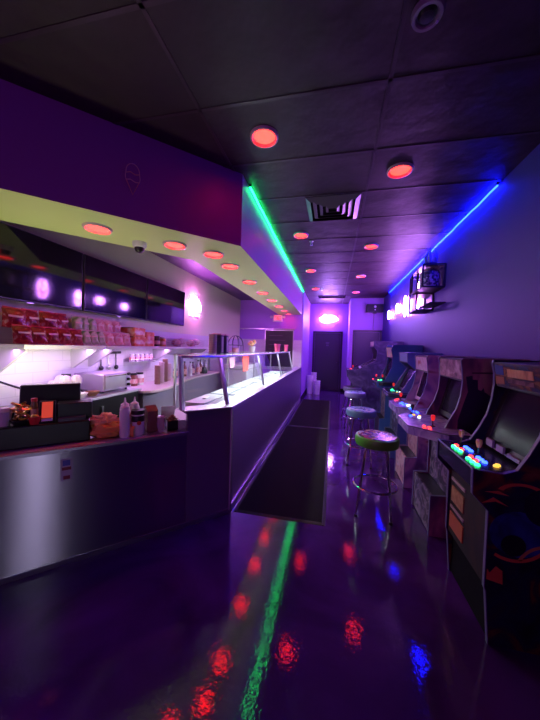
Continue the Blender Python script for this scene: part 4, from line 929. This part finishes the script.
MB().lathe([(.0001,0),(.11,0),(.128,.04),(.13,.16),(.125,.22),(.10,.25),(.08,.26),(.08,.27),(.0001,.27)], seg=28).build('body', art('mosaic_print', [(.04,.03,.07),(.55,.42,.5),(.2,.15,.25),(.7,.6,.66),(.08,.06,.12)], 34, kind='voronoi', rough=.3), t); MB().lathe([(.0001,.27),(.07,.27),(.075,.28),(.0001,.286)], seg=20).build('lid', M['black'], t)
t = thing('crown_figurine', 'spiky dark figurine on top of the black wall shelf', 'figurine', (WR-.150, 4.52, 2.12+.5975)); t.scale = (1.25,1.25,1.1)
q = MB(); q.lathe([(.0001,0),(.07,0),(.075,.03),(.05,.05),(.0001,.05)], seg=16)
q.build('base', M['black'], t)
for k in range(6):
    a = k*PI/3; h_ = .14 if k % 2 else .2
    MB().tube([(.045*math.cos(a),.045*math.sin(a),.04),(.06*math.cos(a),.06*math.sin(a),.04+h_*.5),(.03*math.cos(a),.03*math.sin(a),.04+h_)], [.02,.018,.003], 8).build('spike', mat('pewter', (.42,.38,.48), .45, .2) if k == 0 else bpy.data.materials['pewter'], t)
# box on alcove bulkhead
t = thing('wall_speaker', 'dark box speaker on the violet bulkhead at the far right', 'speaker', (1.205, 9.30, 2.77))
MB().bx(-.24,.24,-.20,0,-.12,.12).build('cabinet', M['black'], t, .008); MB().bx(-.22,.22,-.206,-.20,-.10,.10).build('grille', mat('grille', (.03,.025,.04), .8), t)
MB().cyl((0,-.206,.04),(0,-.212,.04), .035).build('driver', M['silver'], t); MB().cyl((0,-.206,-.05),(0,-.212,-.05), .02).build('driver', M['silver'], t)
MB().bx(-.05,.05,-.15,-.02,-.145,-.12).build('bracket', M['black'], t)
tag(MB().tube([(1.2,9.29,2.63),(1.2,9.285,2.4),(1.19,9.285,2.2),(1.2,9.29,2.125)], .006, 6).build('speaker_cable', M['black']), 'thin cable hanging down the bulkhead below the box speaker', 'cable')

# ------------------------------------------------------------------ lights
def area(name, loc, size, sy, col, w, direction=(0,0,-1), spread=180):
    l = bpy.data.lights.new(name, 'AREA'); l.shape = 'RECTANGLE'; l.size = size; l.size_y = sy; l.color = col; l.energy = w; l.spread = math.radians(spread)
    o = bpy.data.objects.new(name, l); COL.objects.link(o); o.location = loc
    o.rotation_euler = Vector(direction).to_track_quat('-Z', 'Y').to_euler(); return o
def point(name, loc, col, w, r=.08):
    l = bpy.data.lights.new(name, 'POINT'); l.color = col; l.energy = w; l.shadow_soft_size = r
    o = bpy.data.objects.new(name, l); COL.objects.link(o); o.location = loc; return o
area('case_light', (-1.13, 4.89, ZT-.035), .04, 3.78, (.84,.95,.92), 50)
area('soffit_fill_light', D(-1.30,.44,ZC+.30), .34, .18, (1,1,.55), 6, (-.22,.22,.95))  # added fill aimed up at the soffit underside, not the screen's own light
area('assumed_shelf_light', (WL+.25, 2.6, 1.42), .06, 3.2, (.78,.42,1), 9)  # assumed lamp without a fixture, added to brighten the tiled wall
area('assumed_streak_light', (WR+.5, -3.3, 1.15), .34, 1.9, (.80,.74,1), 1.5, (-.63,.78,-.05), 60)  # assumed source outside the side door, added to streak the steel panel
area('front_fill_light', (-1.4, Y0-.5, 1.5), 1.8, 1.2, (.62,.03,.70), 10, (.05,1,-.05), 110)  # added violet fill outside the window for soffit face and steel; no sign there
wd = bpy.data.worlds.new('night'); S.world = wd; wd.use_nodes = True
wd.node_tree.nodes['Background'].inputs['Color'].default_value = (.12,.12,.2,1); wd.node_tree.nodes['Background'].inputs['Strength'].default_value = .3

# ------------------------------------------------------------------ camera
yw, pt, rl = [math.radians(a) for a in (12.3, 2.58, 1.72)]
F = Vector((-math.sin(yw)*math.cos(pt), math.cos(yw)*math.cos(pt), -math.sin(pt)))
Rt = Vector((math.cos(yw), math.sin(yw), 0)); Up = Rt.cross(F)
R2 = Rt*math.cos(rl)+Up*math.sin(rl); U2 = Up*math.cos(rl)-Rt*math.sin(rl)
cam = bpy.data.cameras.new('camera'); co = bpy.data.objects.new('camera', cam); COL.objects.link(co)
cam.sensor_width = 36; cam.lens = 36*285/720; cam.clip_start = .02
co.matrix_world = Matrix(((R2.x,U2.x,-F.x,0),(R2.y,U2.y,-F.y,0),(R2.z,U2.z,-F.z,1.5),(0,0,0,1)))
S.camera = co
S.view_settings.view_transform = 'Standard'; S.view_settings.look = 'None'; S.view_settings.gamma = 1; S.view_settings.exposure = .55; S.view_settings.use_curve_mapping = False
S.cycles.use_denoising = True
S.cycles.max_bounces = 8; S.cycles.transparent_max_bounces = 16; S.cycles.sample_clamp_indirect = 4
